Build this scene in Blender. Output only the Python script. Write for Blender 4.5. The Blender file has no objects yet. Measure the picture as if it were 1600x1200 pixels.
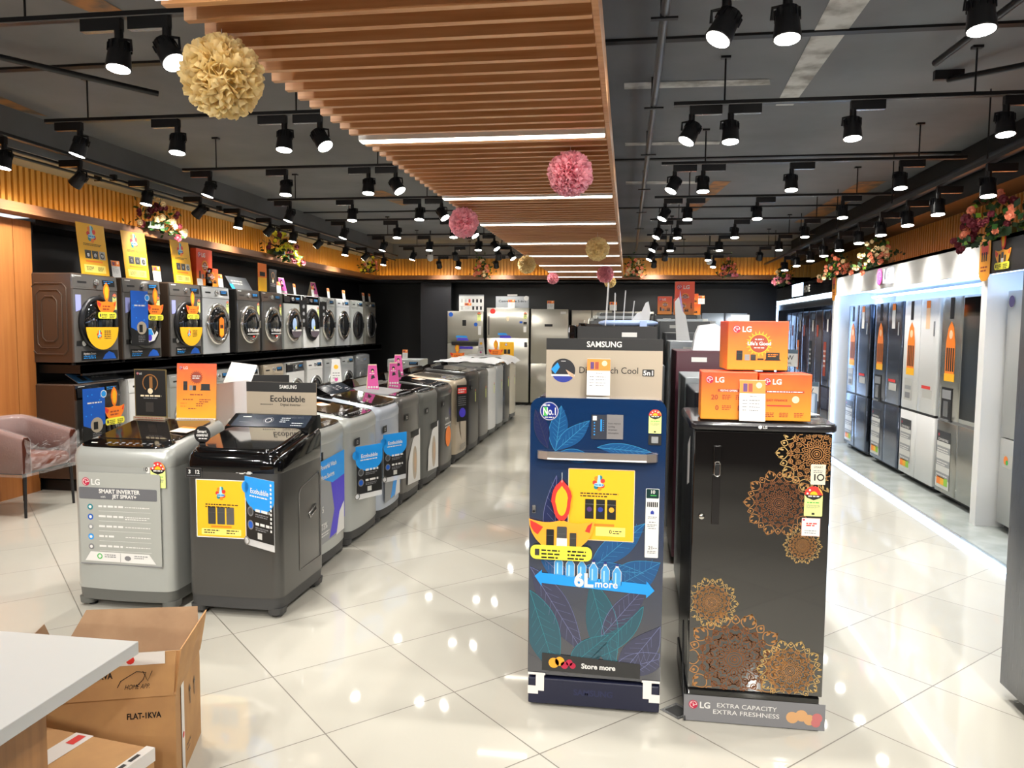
import bpy, math, random
from mathutils import Matrix, Vector
random.seed(7)
S = bpy.context.scene
COL = S.collection
PI = math.pi

# ------------------------------------------------------------------ camera, world, exposure
def make_camera():
    ps, p, r = [math.radians(a) for a in (8.53, 4.3, 0.5)]
    f = Vector((-math.sin(ps)*math.cos(p), math.cos(ps)*math.cos(p), -math.sin(p)))
    right = Vector((math.cos(ps), math.sin(ps), 0)); up = right.cross(f)
    R = right*math.cos(r) + up*math.sin(r); U = up*math.cos(r) - right*math.sin(r)
    cam = bpy.data.cameras.new('camera'); cam.sensor_width = 36; cam.lens = 27.0
    cam.clip_start = 0.05; cam.clip_end = 60
    o = bpy.data.objects.new('camera', cam); COL.objects.link(o)
    m = Matrix((R, U, -f)).transposed().to_4x4(); m.translation = (0, 0, 1.6)
    o.matrix_world = m
    S.camera = o
make_camera()
S.view_settings.view_transform = 'Standard'; S.view_settings.look = 'None'
S.view_settings.gamma = 1.0; S.view_settings.use_curve_mapping = False
S.view_settings.exposure = 0.4
W = bpy.data.worlds.new('world'); S.world = W; W.use_nodes = True
W.node_tree.nodes['Background'].inputs[0].default_value = (0.86, 0.92, 1.0, 1)
W.node_tree.nodes['Background'].inputs[1].default_value = 1.0
SPOT_W = 66.0      # each ceiling track lamp
STRIP_E = 9.0      # linear lamps in the slatted canopy
LED_E = 9.0       # cool LED lines of the right hand bays
COVE_E = 12.0       # warm LED line behind the timber ledge

# ------------------------------------------------------------------ materials
def lin(c):
    if isinstance(c, str):
        c = [int(c[i:i+2], 16)/255 for i in (0, 2, 4)]
    return tuple(x/12.92 if x <= .04045 else ((x+.055)/1.055)**2.4 for x in c)
MATS = {}
def M(name, c, rough=.5, metal=0., coat=0., em=None, es=0., alpha=1., trans=0., bump=None, spec=None):
    if name in MATS: return MATS[name]
    m = bpy.data.materials.new(name); m.use_nodes = True
    nt = m.node_tree; b = nt.nodes['Principled BSDF']
    b.inputs['Base Color'].default_value = (*lin(c), 1)
    b.inputs['Roughness'].default_value = rough; b.inputs['Metallic'].default_value = metal
    b.inputs['Coat Weight'].default_value = coat; b.inputs['Coat Roughness'].default_value = .04
    if spec is not None: b.inputs['Specular IOR Level'].default_value = spec
    if em: b.inputs['Emission Color'].default_value = (*lin(em), 1); b.inputs['Emission Strength'].default_value = es
    b.inputs['Alpha'].default_value = alpha; b.inputs['Transmission Weight'].default_value = trans
    if bump:
        n = nt.nodes.new('ShaderNodeTexNoise'); n.inputs['Scale'].default_value = bump[0]
        tc = nt.nodes.new('ShaderNodeTexCoord'); nt.links.new(tc.outputs['Object'], n.inputs['Vector'])
        bp = nt.nodes.new('ShaderNodeBump'); bp.inputs['Strength'].default_value = bump[1]; bp.inputs['Distance'].default_value = .01
        nt.links.new(n.outputs['Fac'], bp.inputs['Height']); nt.links.new(bp.outputs['Normal'], b.inputs['Normal'])
    MATS[name] = m
    return m
def nodes_of(m): return m.node_tree, m.node_tree.nodes['Principled BSDF']
def wood(name, c1, c2, axis, rough=.4, scale=1.0):
    m = M(name, c1, rough); nt, b = nodes_of(m)
    tc = nt.nodes.new('ShaderNodeTexCoord'); mp = nt.nodes.new('ShaderNodeMapping')
    sc = [14*scale]*3; sc[axis] = .7*scale; mp.inputs['Scale'].default_value = sc
    n = nt.nodes.new('ShaderNodeTexNoise'); n.inputs['Scale'].default_value = 3; n.inputs['Detail'].default_value = 5
    cr = nt.nodes.new('ShaderNodeValToRGB'); cr.color_ramp.elements[0].position = .3; cr.color_ramp.elements[1].position = .7
    cr.color_ramp.elements[0].color = (*lin(c1), 1); cr.color_ramp.elements[1].color = (*lin(c2), 1)
    nt.links.new(tc.outputs['Object'], mp.inputs[0]); nt.links.new(mp.outputs[0], n.inputs['Vector'])
    nt.links.new(n.outputs['Fac'], cr.inputs[0]); nt.links.new(cr.outputs[0], b.inputs['Base Color'])
    return m
def blotch(name, c1, c2, scale, rough, metal=0, lo=.4, hi=.65, bump=0.):
    m = M(name, c1, rough, metal); nt, b = nodes_of(m)
    tc = nt.nodes.new('ShaderNodeTexCoord')
    n = nt.nodes.new('ShaderNodeTexNoise'); n.inputs['Scale'].default_value = scale; n.inputs['Detail'].default_value = 6
    cr = nt.nodes.new('ShaderNodeValToRGB'); cr.color_ramp.elements[0].position = lo; cr.color_ramp.elements[1].position = hi
    cr.color_ramp.elements[0].color = (*lin(c1), 1); cr.color_ramp.elements[1].color = (*lin(c2), 1)
    nt.links.new(tc.outputs['Object'], n.inputs['Vector']); nt.links.new(n.outputs['Fac'], cr.inputs[0])
    nt.links.new(cr.outputs[0], b.inputs['Base Color'])
    if bump:
        bp = nt.nodes.new('ShaderNodeBump'); bp.inputs['Strength'].default_value = bump; bp.inputs['Distance'].default_value = .02
        nt.links.new(n.outputs['Fac'], bp.inputs['Height']); nt.links.new(bp.outputs['Normal'], b.inputs['Normal'])
    return m
def floor_mat():
    m = M('polished_tile', 'cfcabd', .05, spec=.6); nt, b = nodes_of(m)
    N, L = nt.nodes.new, nt.links.new
    tc = N('ShaderNodeTexCoord'); sp = N('ShaderNodeSeparateXYZ'); L(tc.outputs['Object'], sp.inputs[0])
    def op(o, a, bb):
        k = N('ShaderNodeMath'); k.operation = o
        for i, v in enumerate((a, bb)):
            if v is None: continue
            if isinstance(v, (int, float)): k.inputs[i].default_value = v
            else: L(v, k.inputs[i])
        return k.outputs[0]
    x, y = sp.outputs[0], sp.outputs[1]
    masks, cells = [], []
    for a, off, per in ((op('ADD', x, y), 1.145, .595), (op('SUBTRACT', y, x), 1.56, .6)):
        u = op('DIVIDE', op('SUBTRACT', op('MULTIPLY', a, .70711), off-60*per), per)
        fr = op('FRACT', u, None); cells.append(op('FLOOR', u, None))
        masks.append(op('LESS_THAN', op('MINIMUM', fr, op('SUBTRACT', 1.0, fr)), .0042))
    g = op('MAXIMUM', masks[0], masks[1])
    wn = N('ShaderNodeTexWhiteNoise'); wn.noise_dimensions = '2D'
    cb = N('ShaderNodeCombineXYZ'); L(cells[0], cb.inputs[0]); L(cells[1], cb.inputs[1]); L(cb.outputs[0], wn.inputs['Vector'])
    n = N('ShaderNodeTexNoise'); n.inputs['Scale'].default_value = 2.5; L(tc.outputs['Object'], n.inputs['Vector'])
    v = op('ADD', op('MULTIPLY', wn.outputs['Value'], .5), op('MULTIPLY', n.outputs['Fac'], .5))
    mx = N('ShaderNodeMix'); mx.data_type = 'RGBA'; L(v, mx.inputs['Factor'])
    mx.inputs['A'].default_value = (*lin('b4b1a6'), 1); mx.inputs['B'].default_value = (*lin('c0bdb2'), 1)
    m2 = N('ShaderNodeMix'); m2.data_type = 'RGBA'; L(g, m2.inputs['Factor']); L(mx.outputs['Result'], m2.inputs['A'])
    m2.inputs['B'].default_value = (*lin('6b675e'), 1); L(m2.outputs['Result'], b.inputs['Base Color'])
    r = op('ADD', op('MULTIPLY', g, .5), .045); L(r, b.inputs['Roughness'])
    return m
def brushed(name, c, rough=.3, axis=2):
    m = M(name, c, rough, .75); nt, b = nodes_of(m)
    tc = nt.nodes.new('ShaderNodeTexCoord'); mp = nt.nodes.new('ShaderNodeMapping')
    sc = [60]*3; sc[axis] = 1.2; mp.inputs['Scale'].default_value = sc
    n = nt.nodes.new('ShaderNodeTexNoise'); n.inputs['Scale'].default_value = 6
    mr = nt.nodes.new('ShaderNodeMapRange'); mr.inputs['To Min'].default_value = rough-.07; mr.inputs['To Max'].default_value = rough+.12
    nt.links.new(tc.outputs['Object'], mp.inputs[0]); nt.links.new(mp.outputs[0], n.inputs['Vector'])
    nt.links.new(n.outputs['Fac'], mr.inputs['Value']); nt.links.new(mr.outputs['Result'], b.inputs['Roughness'])
    return m
def gradient(name, c1, c2, z0, z1, rough=.4, em=0):
    """base colour runs from c1 (bottom) to c2 (top) in the object's own z"""
    m = M(name, c1, rough); nt, b = nodes_of(m)
    tc = nt.nodes.new('ShaderNodeTexCoord'); sp = nt.nodes.new('ShaderNodeSeparateXYZ')
    mr = nt.nodes.new('ShaderNodeMapRange'); mr.inputs['From Min'].default_value = z0; mr.inputs['From Max'].default_value = z1
    n = nt.nodes.new('ShaderNodeTexNoise'); n.inputs['Scale'].default_value = 9
    mx = nt.nodes.new('ShaderNodeMix'); mx.data_type = 'RGBA'
    mx.inputs['A'].default_value = (*lin(c1), 1); mx.inputs['B'].default_value = (*lin(c2), 1)
    nt.links.new(tc.outputs['Object'], sp.inputs[0]); nt.links.new(sp.outputs[2], mr.inputs['Value'])
    nt.links.new(tc.outputs['Object'], n.inputs['Vector'])
    ad = nt.nodes.new('ShaderNodeMath'); ad.operation = 'MULTIPLY_ADD'; ad.inputs[1].default_value = .35
    nt.links.new(n.outputs['Fac'], ad.inputs[0])
    sb = nt.nodes.new('ShaderNodeMath'); sb.operation = 'SUBTRACT'; sb.inputs[1].default_value = .175
    nt.links.new(mr.outputs['Result'], ad.inputs[2]); nt.links.new(ad.outputs[0], sb.inputs[0])
    nt.links.new(sb.outputs[0], mx.inputs['Factor']); nt.links.new(mx.outputs['Result'], b.inputs['Base Color'])
    return m

FLOOR = floor_mat()
WOODP = wood('panel_timber', 'c48a58', 'dca878', 0, .35)
WOODS = wood('slat_timber', 'b98a3e', 'c99a4c', 2, .45)
WOODC = wood('column_timber', 'b06a35', 'c07c42', 2, .4, .7)
WOODT = wood('ledge_timber', '8a5a38', '9c6a45', 1, .4)
WOODD = wood('desk_timber', '9a6a3c', 'b07c48', 2, .4)
CEIL = blotch('painted_slab', '6e7072', '7e8082', 1.3, .8, 0, .3, .7, .3)
PATCH = blotch('bare_plaster', 'cfcfc8', '8c8880', 6, .7)
PATCHO = blotch('bare_ochre', 'b07a45', '6d5c4c', 6, .7)
BLK = M('black_paint', '0e0e0f', .45)
BLKM = M('black_powder_coat', '17171a', .35)
DKPANEL = M('charcoal_laminate', '2a2b2f', .35)
WHITE = M('white_gloss', 'e9ebee', .25)
DESKW = M('desk_white', 'c9cac8', .3)
WHITEM = M('white_matt', 'e6e6e4', .6)
GREYT = blotch('platform_stone', '9aa09c', 'aab0ac', 5, .15)
LENS = M('lamp_lens', 'ffffff', .3, em='fffaf0', es=28)
STRIP = M('strip_diffuser', 'ffffff', .4, em='fff6e6', es=STRIP_E)
LED = M('cool_led', 'ffffff', .4, em='a9ceff', es=LED_E)
LED2 = M('cool_bay_tube', 'ffffff', .4, em='a9ceff', es=26)
COVE = M('warm_led', 'ffffff', .4, em='ffcf70', es=COVE_E)
SILV = M('silver_enamel', 'a9aca8', .3, .25, .4)
SILV2 = M('light_silver_enamel', 'b9bcbd', .3, .3, .3)
STEEL = brushed('brushed_steel', 'b0ada2', .3)
STEELD = brushed('dark_brushed_steel', '62646a', .28)
DKGREY = M('graphite_enamel', '4b4a48', .28, .4, .5)
DKGREY2 = M('inox_grey_enamel', '6b6864', .3, .4, .4)
SIDEBR = M('bronze_side_panel', '5a4a3e', .35, .4)
WHT = M('white_enamel', 'dadad8', .3, 0, .3)
SKIRT = M('grey_plastic', '5f605c', .5)
SKIRTD = M('dark_grey_plastic', '3a3a3a', .5)
GLBLK = M('gloss_black', '0b0b0c', .07, 0, .6)
GLBRN = M('tinted_glass_lid', '1d1815', .06, 0, .7)
DGLASS = M('door_glass', '121314', .05, 0, .8)
CHROME = M('chrome', 'dedbd6', .16, 1)
CHROMEM = M('satin_chrome', 'b8b8b8', .25, .9)
NAVY = blotch('navy_glass', '14294f', '1c3c70', 2.2, .1, 0, .35, .7)
LGBLK = M('black_glass_door', '121010', .09, 0, 1.)
LGBLK.node_tree.nodes['Principled BSDF'].inputs['Coat IOR'].default_value = 2.1
MAROON = M('maroon_side', '4a1f2b', .35)
BLUEG = M('blue_grey_side', '4c5a68', .35, .3)
GREYS = M('charcoal_side', '4a4c4d', .4, .2)
LGREYS = M('pale_grey_side', '8b9296', .35, .3)
YEL = M('yellow_print', 'f2b41e', .45)
YELP = M('lemon_print', 'f2ea45', .45)
YLAB = M('pale_lime_label', 'dfe88a', .5)
ORA = M('orange_print', 'f58220', .45)
RED = M('red_print', 'd8342c', .45)
REDD = M('brick_print', '9c3d22', .5)
PINK = M('pink_print', 'd64f9a', .5)
LBLUE = M('sky_blue_print', '1f93e6', .4)
BLUE = M('blue_print', '1557b8', .4)
PURP = M('violet_print', '4a3cc8', .4)
TEAL = M('teal_print', '2b7f8c', .25, 0, .3)
TEALB = M('leaf_blue_print', '2d6f9f', .2, 0, .3)
LEAFG = M('slate_leaf_print', '4a4f75', .25, 0, .3)
INK = M('black_ink', '141414', .5)
INKG = M('grey_ink', '77777a', .5)
PAPER = M('white_paper', 'dad9d5', .6)
CREAM = M('cream_card', 'e8d8b5', .6)
PEACH = M('peach_card', 'f0c9a2', .6)
CHAMP = M('champagne_print', 'b9ac98', .35, .3)
GREYP = M('grey_print', '8b8d8e', .4)
GREYP2 = M('pale_grey_print', 'b5b4ad', .4)
LGRED = M('crimson_print', 'b5173f', .4)
GREENP = M('green_print', '3fae49', .5)
GOLD = M('copper_gold_print', 'b98552', .35, .55)
GOLDL = M('pale_gold_print', 'd3b071', .35, .55)
GOLDD = M('antique_copper_print', '86583a', .4, .5)
ORG = gradient('orange_gold_print', 'ec9226', 'e64a20', .0, .19, .4)
KRAFT = blotch('kraft_board', 'b5895a', 'c0935f', 9, .8)
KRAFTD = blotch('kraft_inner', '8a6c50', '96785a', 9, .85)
TAPE = M('white_tape', 'e3ded8', .3)
FILM = M('stretch_film', 'ffffff', .08, alpha=.15, spec=.9)
BRNV = M('brown_leatherette', '6a3220', .5, bump=(60, .2))
LEAF = M('leaf_green', '2c5a22', .5)
LEAFD = M('deep_leaf', '1f3a1a', .55)
LIME = M('lime_leaf', '8fc441', .5)
POMY = M('cream_yellow_tissue', 'ffedb8', .8)
POMP = M('pink_tissue', 'ffc0cd', .8)
for _m in (POMY, POMP):
    # thin tissue: light passes through each petal as well as bouncing off it
    _n = _m.node_tree; _b = _n.nodes['Principled BSDF']; _t = _n.nodes.new('ShaderNodeBsdfTranslucent'); _x = _n.nodes.new('ShaderNodeMixShader')
    _t.inputs['Color'].default_value = _b.inputs['Base Color'].default_value; _x.inputs[0].default_value = .5
    _n.links.new(_b.outputs[0], _x.inputs[1]); _n.links.new(_t.outputs[0], _x.inputs[2]); _n.links.new(_x.outputs[0], _n.nodes['Material Output'].inputs['Surface'])
BLUESH = M('blue_cover', '9fb4dc', .6)
CLOTH = M('plastic_sheet', 'e4e6e8', .35, alpha=.85)
ACRY = M('clear_acrylic', 'ffffff', .05, alpha=.35)

# ------------------------------------------------------------------ mesh builder
_glyph = {}
def text_mesh(s, bold):
    k = (s, bold)
    if k in _glyph: return _glyph[k]
    c = bpy.data.curves.new('t', 'FONT'); c.body = s; c.size = 1; c.resolution_u = 3
    c.offset = bold; c.align_x = 'LEFT'
    o = bpy.data.objects.new('t', c)
    me = o.to_mesh()
    v = [(p.co.x, p.co.y) for p in me.vertices]; f = [tuple(p.vertices) for p in me.polygons]
    o.to_mesh_clear(); bpy.data.objects.remove(o); bpy.data.curves.remove(c)
    w = max([p[0] for p in v] or [1])
    _glyph[k] = (v, f, w)
    return _glyph[k]
def plan(w, d, r, bow=0., n=5, nb=8):
    """rounded rectangle seen from above, front (y=0) bowed outwards, anticlockwise from front left"""
    pts = []
    cs = [(-w/2+r, r, PI, 1.5*PI), (w/2-r, r, 1.5*PI, 2*PI), (w/2-r, d-r, 0, .5*PI), (-w/2+r, d-r, .5*PI, PI)]
    for i, (cx, cy, a0, a1) in enumerate(cs):
        for k in range(n+1):
            a = a0+(a1-a0)*k/n; pts.append([cx+r*math.cos(a), cy+r*math.sin(a)])
        if i == 0:
            for k in range(1, nb): pts.append([-w/2+r+(w-2*r)*k/nb, 0])
    if bow:
        for p in pts:
            if p[1] < d*.5: p[1] -= bow*(1-(2*p[0]/w)**2)
    return pts
class MB:
    def nx(s):
        """what follows is a piece of its own"""
        s.cuts.append((len(s.v), len(s.f))); return s
    def __init__(s, T=None): s.cuts = []; s.v = []; s.f = []; s.mi = []; s.sm = []; s.mats = []; s.T = T or Matrix()
    def add(s, vs, fs, mat, smooth=False):
        if mat not in s.mats: s.mats.append(mat)
        k = s.mats.index(mat); b = len(s.v)
        s.v += [tuple(s.T @ Vector(p)) for p in vs]
        for f in fs: s.f.append([b+i for i in f]); s.mi.append(k); s.sm.append(smooth)
        return s
    def box(s, x0, x1, y0, y1, z0, z1, mat):
        vs = [(x, y, z) for z in (z0, z1) for y in (y0, y1) for x in (x0, x1)]
        return s.add(vs, [(0, 2, 3, 1), (4, 5, 7, 6), (0, 1, 5, 4), (2, 6, 7, 3), (0, 4, 6, 2), (1, 3, 7, 5)], mat)
    def prism(s, pts, ax, d0, d1, mat, smooth=False):
        g = {'x': lambda a, b, d: (d, a, b), 'y': lambda a, b, d: (a, d, b), 'z': lambda a, b, d: (a, b, d)}[ax]
        n = len(pts); vs = [g(a, b, d0) for a, b in pts]+[g(a, b, d1) for a, b in pts]
        s.add(vs, [(i, (i+1) % n, n+(i+1) % n, n+i) for i in range(n)], mat, smooth)
        return s.add(vs, [tuple(range(n))[::-1], tuple(range(n, 2*n))], mat)
    def loft(s, w, d, r, rings, mat, bow=0., cap0=True, cap1=True, smooth=True, x0=0., y0=0.):
        """rings: (inset, z at the front, z at the back)"""
        base = plan(w, d, r, bow); n = len(base); vs = []; cx, cy = 0, d/2
        for ins, za, zb in rings:
            for x, y in base:
                kx = 1-2*ins/w; ky = 1-2*ins/d
                X = cx+(x-cx)*kx; Y = cy+(y-cy)*ky; t = min(1, max(0, Y/d))
                vs.append((X+x0, Y+y0, za+(zb-za)*t))
        m = len(rings)
        s.add(vs, [(j*n+i, j*n+(i+1) % n, (j+1)*n+(i+1) % n, (j+1)*n+i) for j in range(m-1) for i in range(n)], mat, smooth)
        if cap0: s.add(vs[:n], [tuple(range(n))[::-1]], mat)
        if cap1: s.add(vs[-n:], [tuple(range(n))], mat)
        return s
    def tube(s, pts, r, mat, n=8, r1=None, caps=True):
        pts = [Vector(p) for p in pts]; vs = []; m = len(pts)
        up = Vector((0, 0, 1)); last = None
        for i, p in enumerate(pts):
            t = (pts[min(i+1, m-1)]-pts[max(i-1, 0)]).normalized()
            a = last if last is not None else (up if abs(t.z) < .9 else Vector((1, 0, 0)))
            u = (a - t*a.dot(t)).normalized(); last = u; v = t.cross(u)
            rr = r if r1 is None else r+(r1-r)*i/max(1, m-1)
            for k in range(n):
                an = 2*PI*k/n; vs.append(tuple(p+u*math.cos(an)*rr+v*math.sin(an)*rr))
        s.add(vs, [(i*n+k, i*n+(k+1) % n, (i+1)*n+(k+1) % n, (i+1)*n+k) for i in range(m-1) for k in range(n)], mat, True)
        if caps: s.add(vs, [tuple(range(n))[::-1], tuple(range((m-1)*n, m*n))], mat)
        return s
    def lathe(s, prof, c, ax, mat, n=24, smooth=True):
        """prof = (radius, offset along ax), centred at c"""
        vs = []
        for r, h in prof:
            for k in range(n):
                a = 2*PI*k/n; p, q = r*math.cos(a), r*math.sin(a)
                e = {'z': (p, q, h), 'y': (p, h, q), 'x': (h, p, q)}[ax]
                vs.append((c[0]+e[0], c[1]+e[1], c[2]+e[2]))
        m = len(prof)
        s.add(vs, [(i*n+k, i*n+(k+1) % n, (i+1)*n+(k+1) % n, (i+1)*n+k) for i in range(m-1) for k in range(n)], mat, smooth)
        fs = []
        if prof[0][0] > 1e-6: fs.append(tuple(range(n))[::-1])
        if prof[-1][0] > 1e-6: fs.append(tuple(range((m-1)*n, m*n)))
        if fs: s.add(vs, fs, mat)
        return s
    def ball(s, c, r, mat, n=10, sq=1.):
        prof = [(max(1e-7, r*math.sin(PI*k/n)), -r*sq*math.cos(PI*k/n)) for k in range(n+1)]
        return s.lathe(prof, c, 'z', mat, n+4)
    # --- flat printing on the plane y = -o (front), u to the right, v up
    def pp(s, pts, mat, o=.001):
        return s.add([(u, -o, v) for u, v in pts], [tuple(range(len(pts)))], mat)
    def rect(s, u0, u1, v0, v1, mat, o=.001): return s.pp([(u0, v0), (u1, v0), (u1, v1), (u0, v1)], mat, o)
    def rrect(s, u0, u1, v0, v1, r, mat, o=.001):
        p = []
        for cx, cy, a in ((u1-r, v1-r, 0), (u0+r, v1-r, .5*PI), (u0+r, v0+r, PI), (u1-r, v0+r, 1.5*PI)):
            p += [(cx+r*math.cos(a+.5*PI*k/5), cy+r*math.sin(a+.5*PI*k/5)) for k in range(6)]
        return s.pp(p, mat, o)
    def disc(s, u, v, r, mat, o=.001, n=24, a0=0, a1=2*PI, rv=None):
        p = [(u+r*math.cos(a0+(a1-a0)*k/n), v+(rv or r)*math.sin(a0+(a1-a0)*k/n)) for k in range(n+(a1-a0 < 6.28))]
        return s.pp(p, mat, o)
    def ring(s, u, v, r0, r1, mat, o=.001, n=24, a0=0, a1=2*PI):
        vs = []
        for k in range(n+1):
            a = a0+(a1-a0)*k/n
            vs += [(u+r0*math.cos(a), -o, v+r0*math.sin(a)), (u+r1*math.cos(a), -o, v+r1*math.sin(a))]
        return s.add(vs, [(2*k, 2*k+1, 2*k+3, 2*k+2) for k in range(n)], mat)
    def line(s, pts, w, mat, o=.001, closed=False):
        P = [Vector(p) for p in pts]; n = len(P); vs = []
        for i, p in enumerate(P):
            a = P[(i-1) % n] if (closed or i) else p; b = P[(i+1) % n] if (closed or i < n-1) else p
            t = (b-a)
            if t.length < 1e-9: t = Vector((1, 0))
            t.normalize(); nn = Vector((-t.y, t.x))*w/2
            vs += [(p.x+nn.x, -o, p.y+nn.y), (p.x-nn.x, -o, p.y-nn.y)]
        m = n if closed else n-1
        return s.add(vs, [(2*i, 2*i+1, 2*((i+1) % n)+1, 2*((i+1) % n)) for i in range(m)], mat)
    def text(s, t, u, v, h, mat, o=.0014, bold=.0, align='l', w=None, shear=0.):
        """h = cap height; v = baseline"""
        vs, fs, tw = text_mesh(t, bold); k = h/.7; kx = (w/tw) if w else k
        off = {'l': 0, 'c': -tw*kx/2, 'r': -tw*kx}[align]
        return s.add([(u+off+x*kx+shear*y*k, -o, v+y*k) for x, y in vs], fs, mat)
    def scrib(s, u0, u1, v, h, mat, n=1, gap=2.2, o=.0014, ragged=True):
        """unreadably small print: rows of short dashes"""
        for j in range(n):
            y = v-j*h*gap; x = u0; e = u1-(random.random()*.3*(u1-u0) if ragged and j == n-1 and n > 1 else 0)
            while x < e:
                L = h*random.uniform(1.2, 4); s.rect(x, min(e, x+L), y, y+h, mat, o); x += L+h*.7
        return s
    def build(s, name, parent=None, bevel=0., seg=2, loc=None, rz=0.):
        if s.cuts:
            cs = [(0, 0)]+s.cuts+[(len(s.v), len(s.f))]; o = None
            for (v0, f0), (v1, f1) in zip(cs, cs[1:]):
                if f1 == f0: continue
                k = MB(); k.v = s.v[v0:v1]; k.f = [[i-v0 for i in f] for f in s.f[f0:f1]]; k.sm = s.sm[f0:f1]
                used = sorted(set(s.mi[f0:f1])); k.mats = [s.mats[i] for i in used]; k.mi = [used.index(i) for i in s.mi[f0:f1]]
                o = k.build(name, parent, bevel, seg)
            return o
        me = bpy.data.meshes.new(name); me.from_pydata(s.v, [], s.f)
        for m in s.mats: me.materials.append(m)
        me.polygons.foreach_set('material_index', s.mi); me.polygons.foreach_set('use_smooth', s.sm)
        me.update()
        o = bpy.data.objects.new(name, me); COL.objects.link(o)
        if parent: o.parent = parent
        if bevel:
            b = o.modifiers.new('b', 'BEVEL'); b.width = bevel; b.segments = seg; b.limit_method = 'ANGLE'; b.angle_limit = .6
            b.harden_normals = False
        if loc: o.location = loc
        o.rotation_euler.z = rz
        return o
def thing(name, label, cat, loc=(0, 0, 0), rz=0., group=None):
    o = bpy.data.objects.new(name, None); COL.objects.link(o); o.empty_display_size = .05
    o.location = loc; o.rotation_euler.z = math.radians(rz); tag(o, label, cat, group); return o
def tag(o, label, cat, group=None):
    o['label'] = label; o['category'] = cat
    if group: o['group'] = group
    return o
def struct(mb, name, **k):
    o = mb.build(name, **k); o['kind'] = 'structure'; return o
def kids(o): return [c for c in ALLK.get(o.name, [])]
def copy_tree(o, parent=None):
    c = o.copy(); COL.objects.link(c); c.parent = parent
    for ch in list(o.children): copy_tree(ch, c)
    return c
def dup(o, loc, rz=None, label=None, group=None):
    c = copy_tree(o); c.location = loc
    if rz is not None: c.rotation_euler.z = math.radians(rz)
    if label: c['label'] = label
    if group: c['group'] = group
    return c
def ORD(i): return ['first', 'second', 'third', 'fourth', 'fifth', 'sixth', 'seventh', 'eighth', 'ninth', 'tenth', 'eleventh', 'twelfth', 'thirteenth', 'fourteenth'][i]

# ================================================================== SETTING
b = MB(); b.box(-8, 6, -8, 17, -.1, 0, FLOOR); struct(b, 'floor')
b = MB(); b.box(-8, 6, -8, 17, 3.3, 3.4, CEIL); struct(b, 'ceiling')
b = MB()     # shallow downstand beams and dark conduit chases of the painted slab
for y in (4.72, 8.0, 11.2): b.box(-4.9, 3.2, y, y+.06, 3.285, 3.3, BLK)
struct(b, 'ceiling')
for a in ((-4.95, -4.9, -8, 15.7, 3.02, 3.3, CEIL), (-5.9, -4.9, -8, 16.4, 2.99, 3.02, CEIL), (3.1, 3.16, -8, 15.7, 2.88, 3.3, BLK), (3.1, 6, -8, 16.4, 2.84, 2.88, BLK), (-5.9, 6, 15.72, 16.4, 2.985, 3.3, CEIL)):
    b = MB(); b.box(*a); struct(b, 'ceiling')
def patch(pts, z, m, name):
    q = MB(); q.add([(x, y, z) for x, y in pts], [tuple(range(len(pts)))], m); return struct(q, name)
patch([(.97, 3.6), (1.2, 3.6), (1.21, 6.24), (1.08, 6.23)], 3.296, PATCH, 'ceiling')
patch([(-.06, 5.54), (.92, 5.58), (.95, 5.71), (-.06, 5.69)], 3.296, PATCH, 'ceiling')
patch([(-.06, 7.3), (.8, 7.34), (.8, 7.46), (-.06, 7.42)], 3.296, PATCH, 'ceiling')
patch([(-.06, 9.2), (.9, 9.3), (.9, 9.45), (-.06, 9.4)], 3.296, PATCH, 'ceiling')
patch([(-4.88, 4.9), (-4.72, 5.3), (-4.78, 5.86), (-4.88, 5.7)], 3.296, PATCHO, 'ceiling')
patch([(-3.05, 3.6), (-2.78, 3.6), (-2.76, 3.97), (-2.95, 3.95)], 3.296, PATCHO, 'ceiling')
patch([(.95, 9.3), (1.15, 9.3), (.95, 11.6), (.75, 11.6)], 3.296, PATCHO, 'ceiling')
patch([(-3.4, 9.6), (-3.1, 9.5), (-3.0, 10.6), (-3.2, 10.7)], 3.296, PATCHO, 'ceiling')
patch([(2.6, 9.5), (2.9, 9.5), (2.9, 13), (2.6, 13)], 3.296, PATCHO, 'ceiling')

b = MB(); b.box(-8, 6, -8.1, -8, 0, .25, BLK); b.box(-8, 6, -8.1, -8, .25, 3.3, M('shop_front_taupe', '6f675e', .6)); struct(b, 'wall_front')
# left wall: timber column, black niche, slatted fascia over a lit ledge
b = MB(); b.box(-6.2, -5.5, -8, 6.25, 0, 2.53, WOODC); b.box(-6.2, -5.5, 6.256, 6.47, 0, 2.53, WOODC)
b.box(-5.53, -5.505, 6.24, 6.26, 0, 2.53, BLK); struct(b, 'wall_left')
for a in ((-6.0, -5.9, 6.47, 16.4, 0, 2.56), (-5.9, -5.45, 6.47, 16.3, 2.5, 2.56), (-5.95, -5.51, 6.471, 6.5, 0, 2.5)):
    b = MB(); b.box(*a, BLK); struct(b, 'wall_left')
def slats(name, axis, a0, a1, pos, sgn, z0, z1, pitch=.07):
    q = MB(); n = int((a1-a0)/pitch)
    for i in range(n):
        a = a0+i*pitch
        if axis == 'y': q.box(min(pos, pos+sgn*.03), max(pos, pos+sgn*.03), a, a+pitch*.6, z0, z1, WOODS)
        else: q.box(a, a+pitch*.6, min(pos, pos+sgn*.03), max(pos, pos+sgn*.03), z0, z1, WOODS)
    if axis == 'y': q.box(min(pos, pos-sgn*.03), max(pos, pos-sgn*.03), a0, a1, z0, z1, WOODS)
    else: q.box(a0, a1, min(pos, pos-sgn*.03), max(pos, pos-sgn*.03), z0, z1, WOODS)
    return struct(q, name)
slats('wall_left', 'y', -3, 15.7, -5.43, 1, 2.6, 2.99)
slats('wall_back', 'x', -5.4, 3.5, 15.73, -1, 2.6, 2.985)
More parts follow.
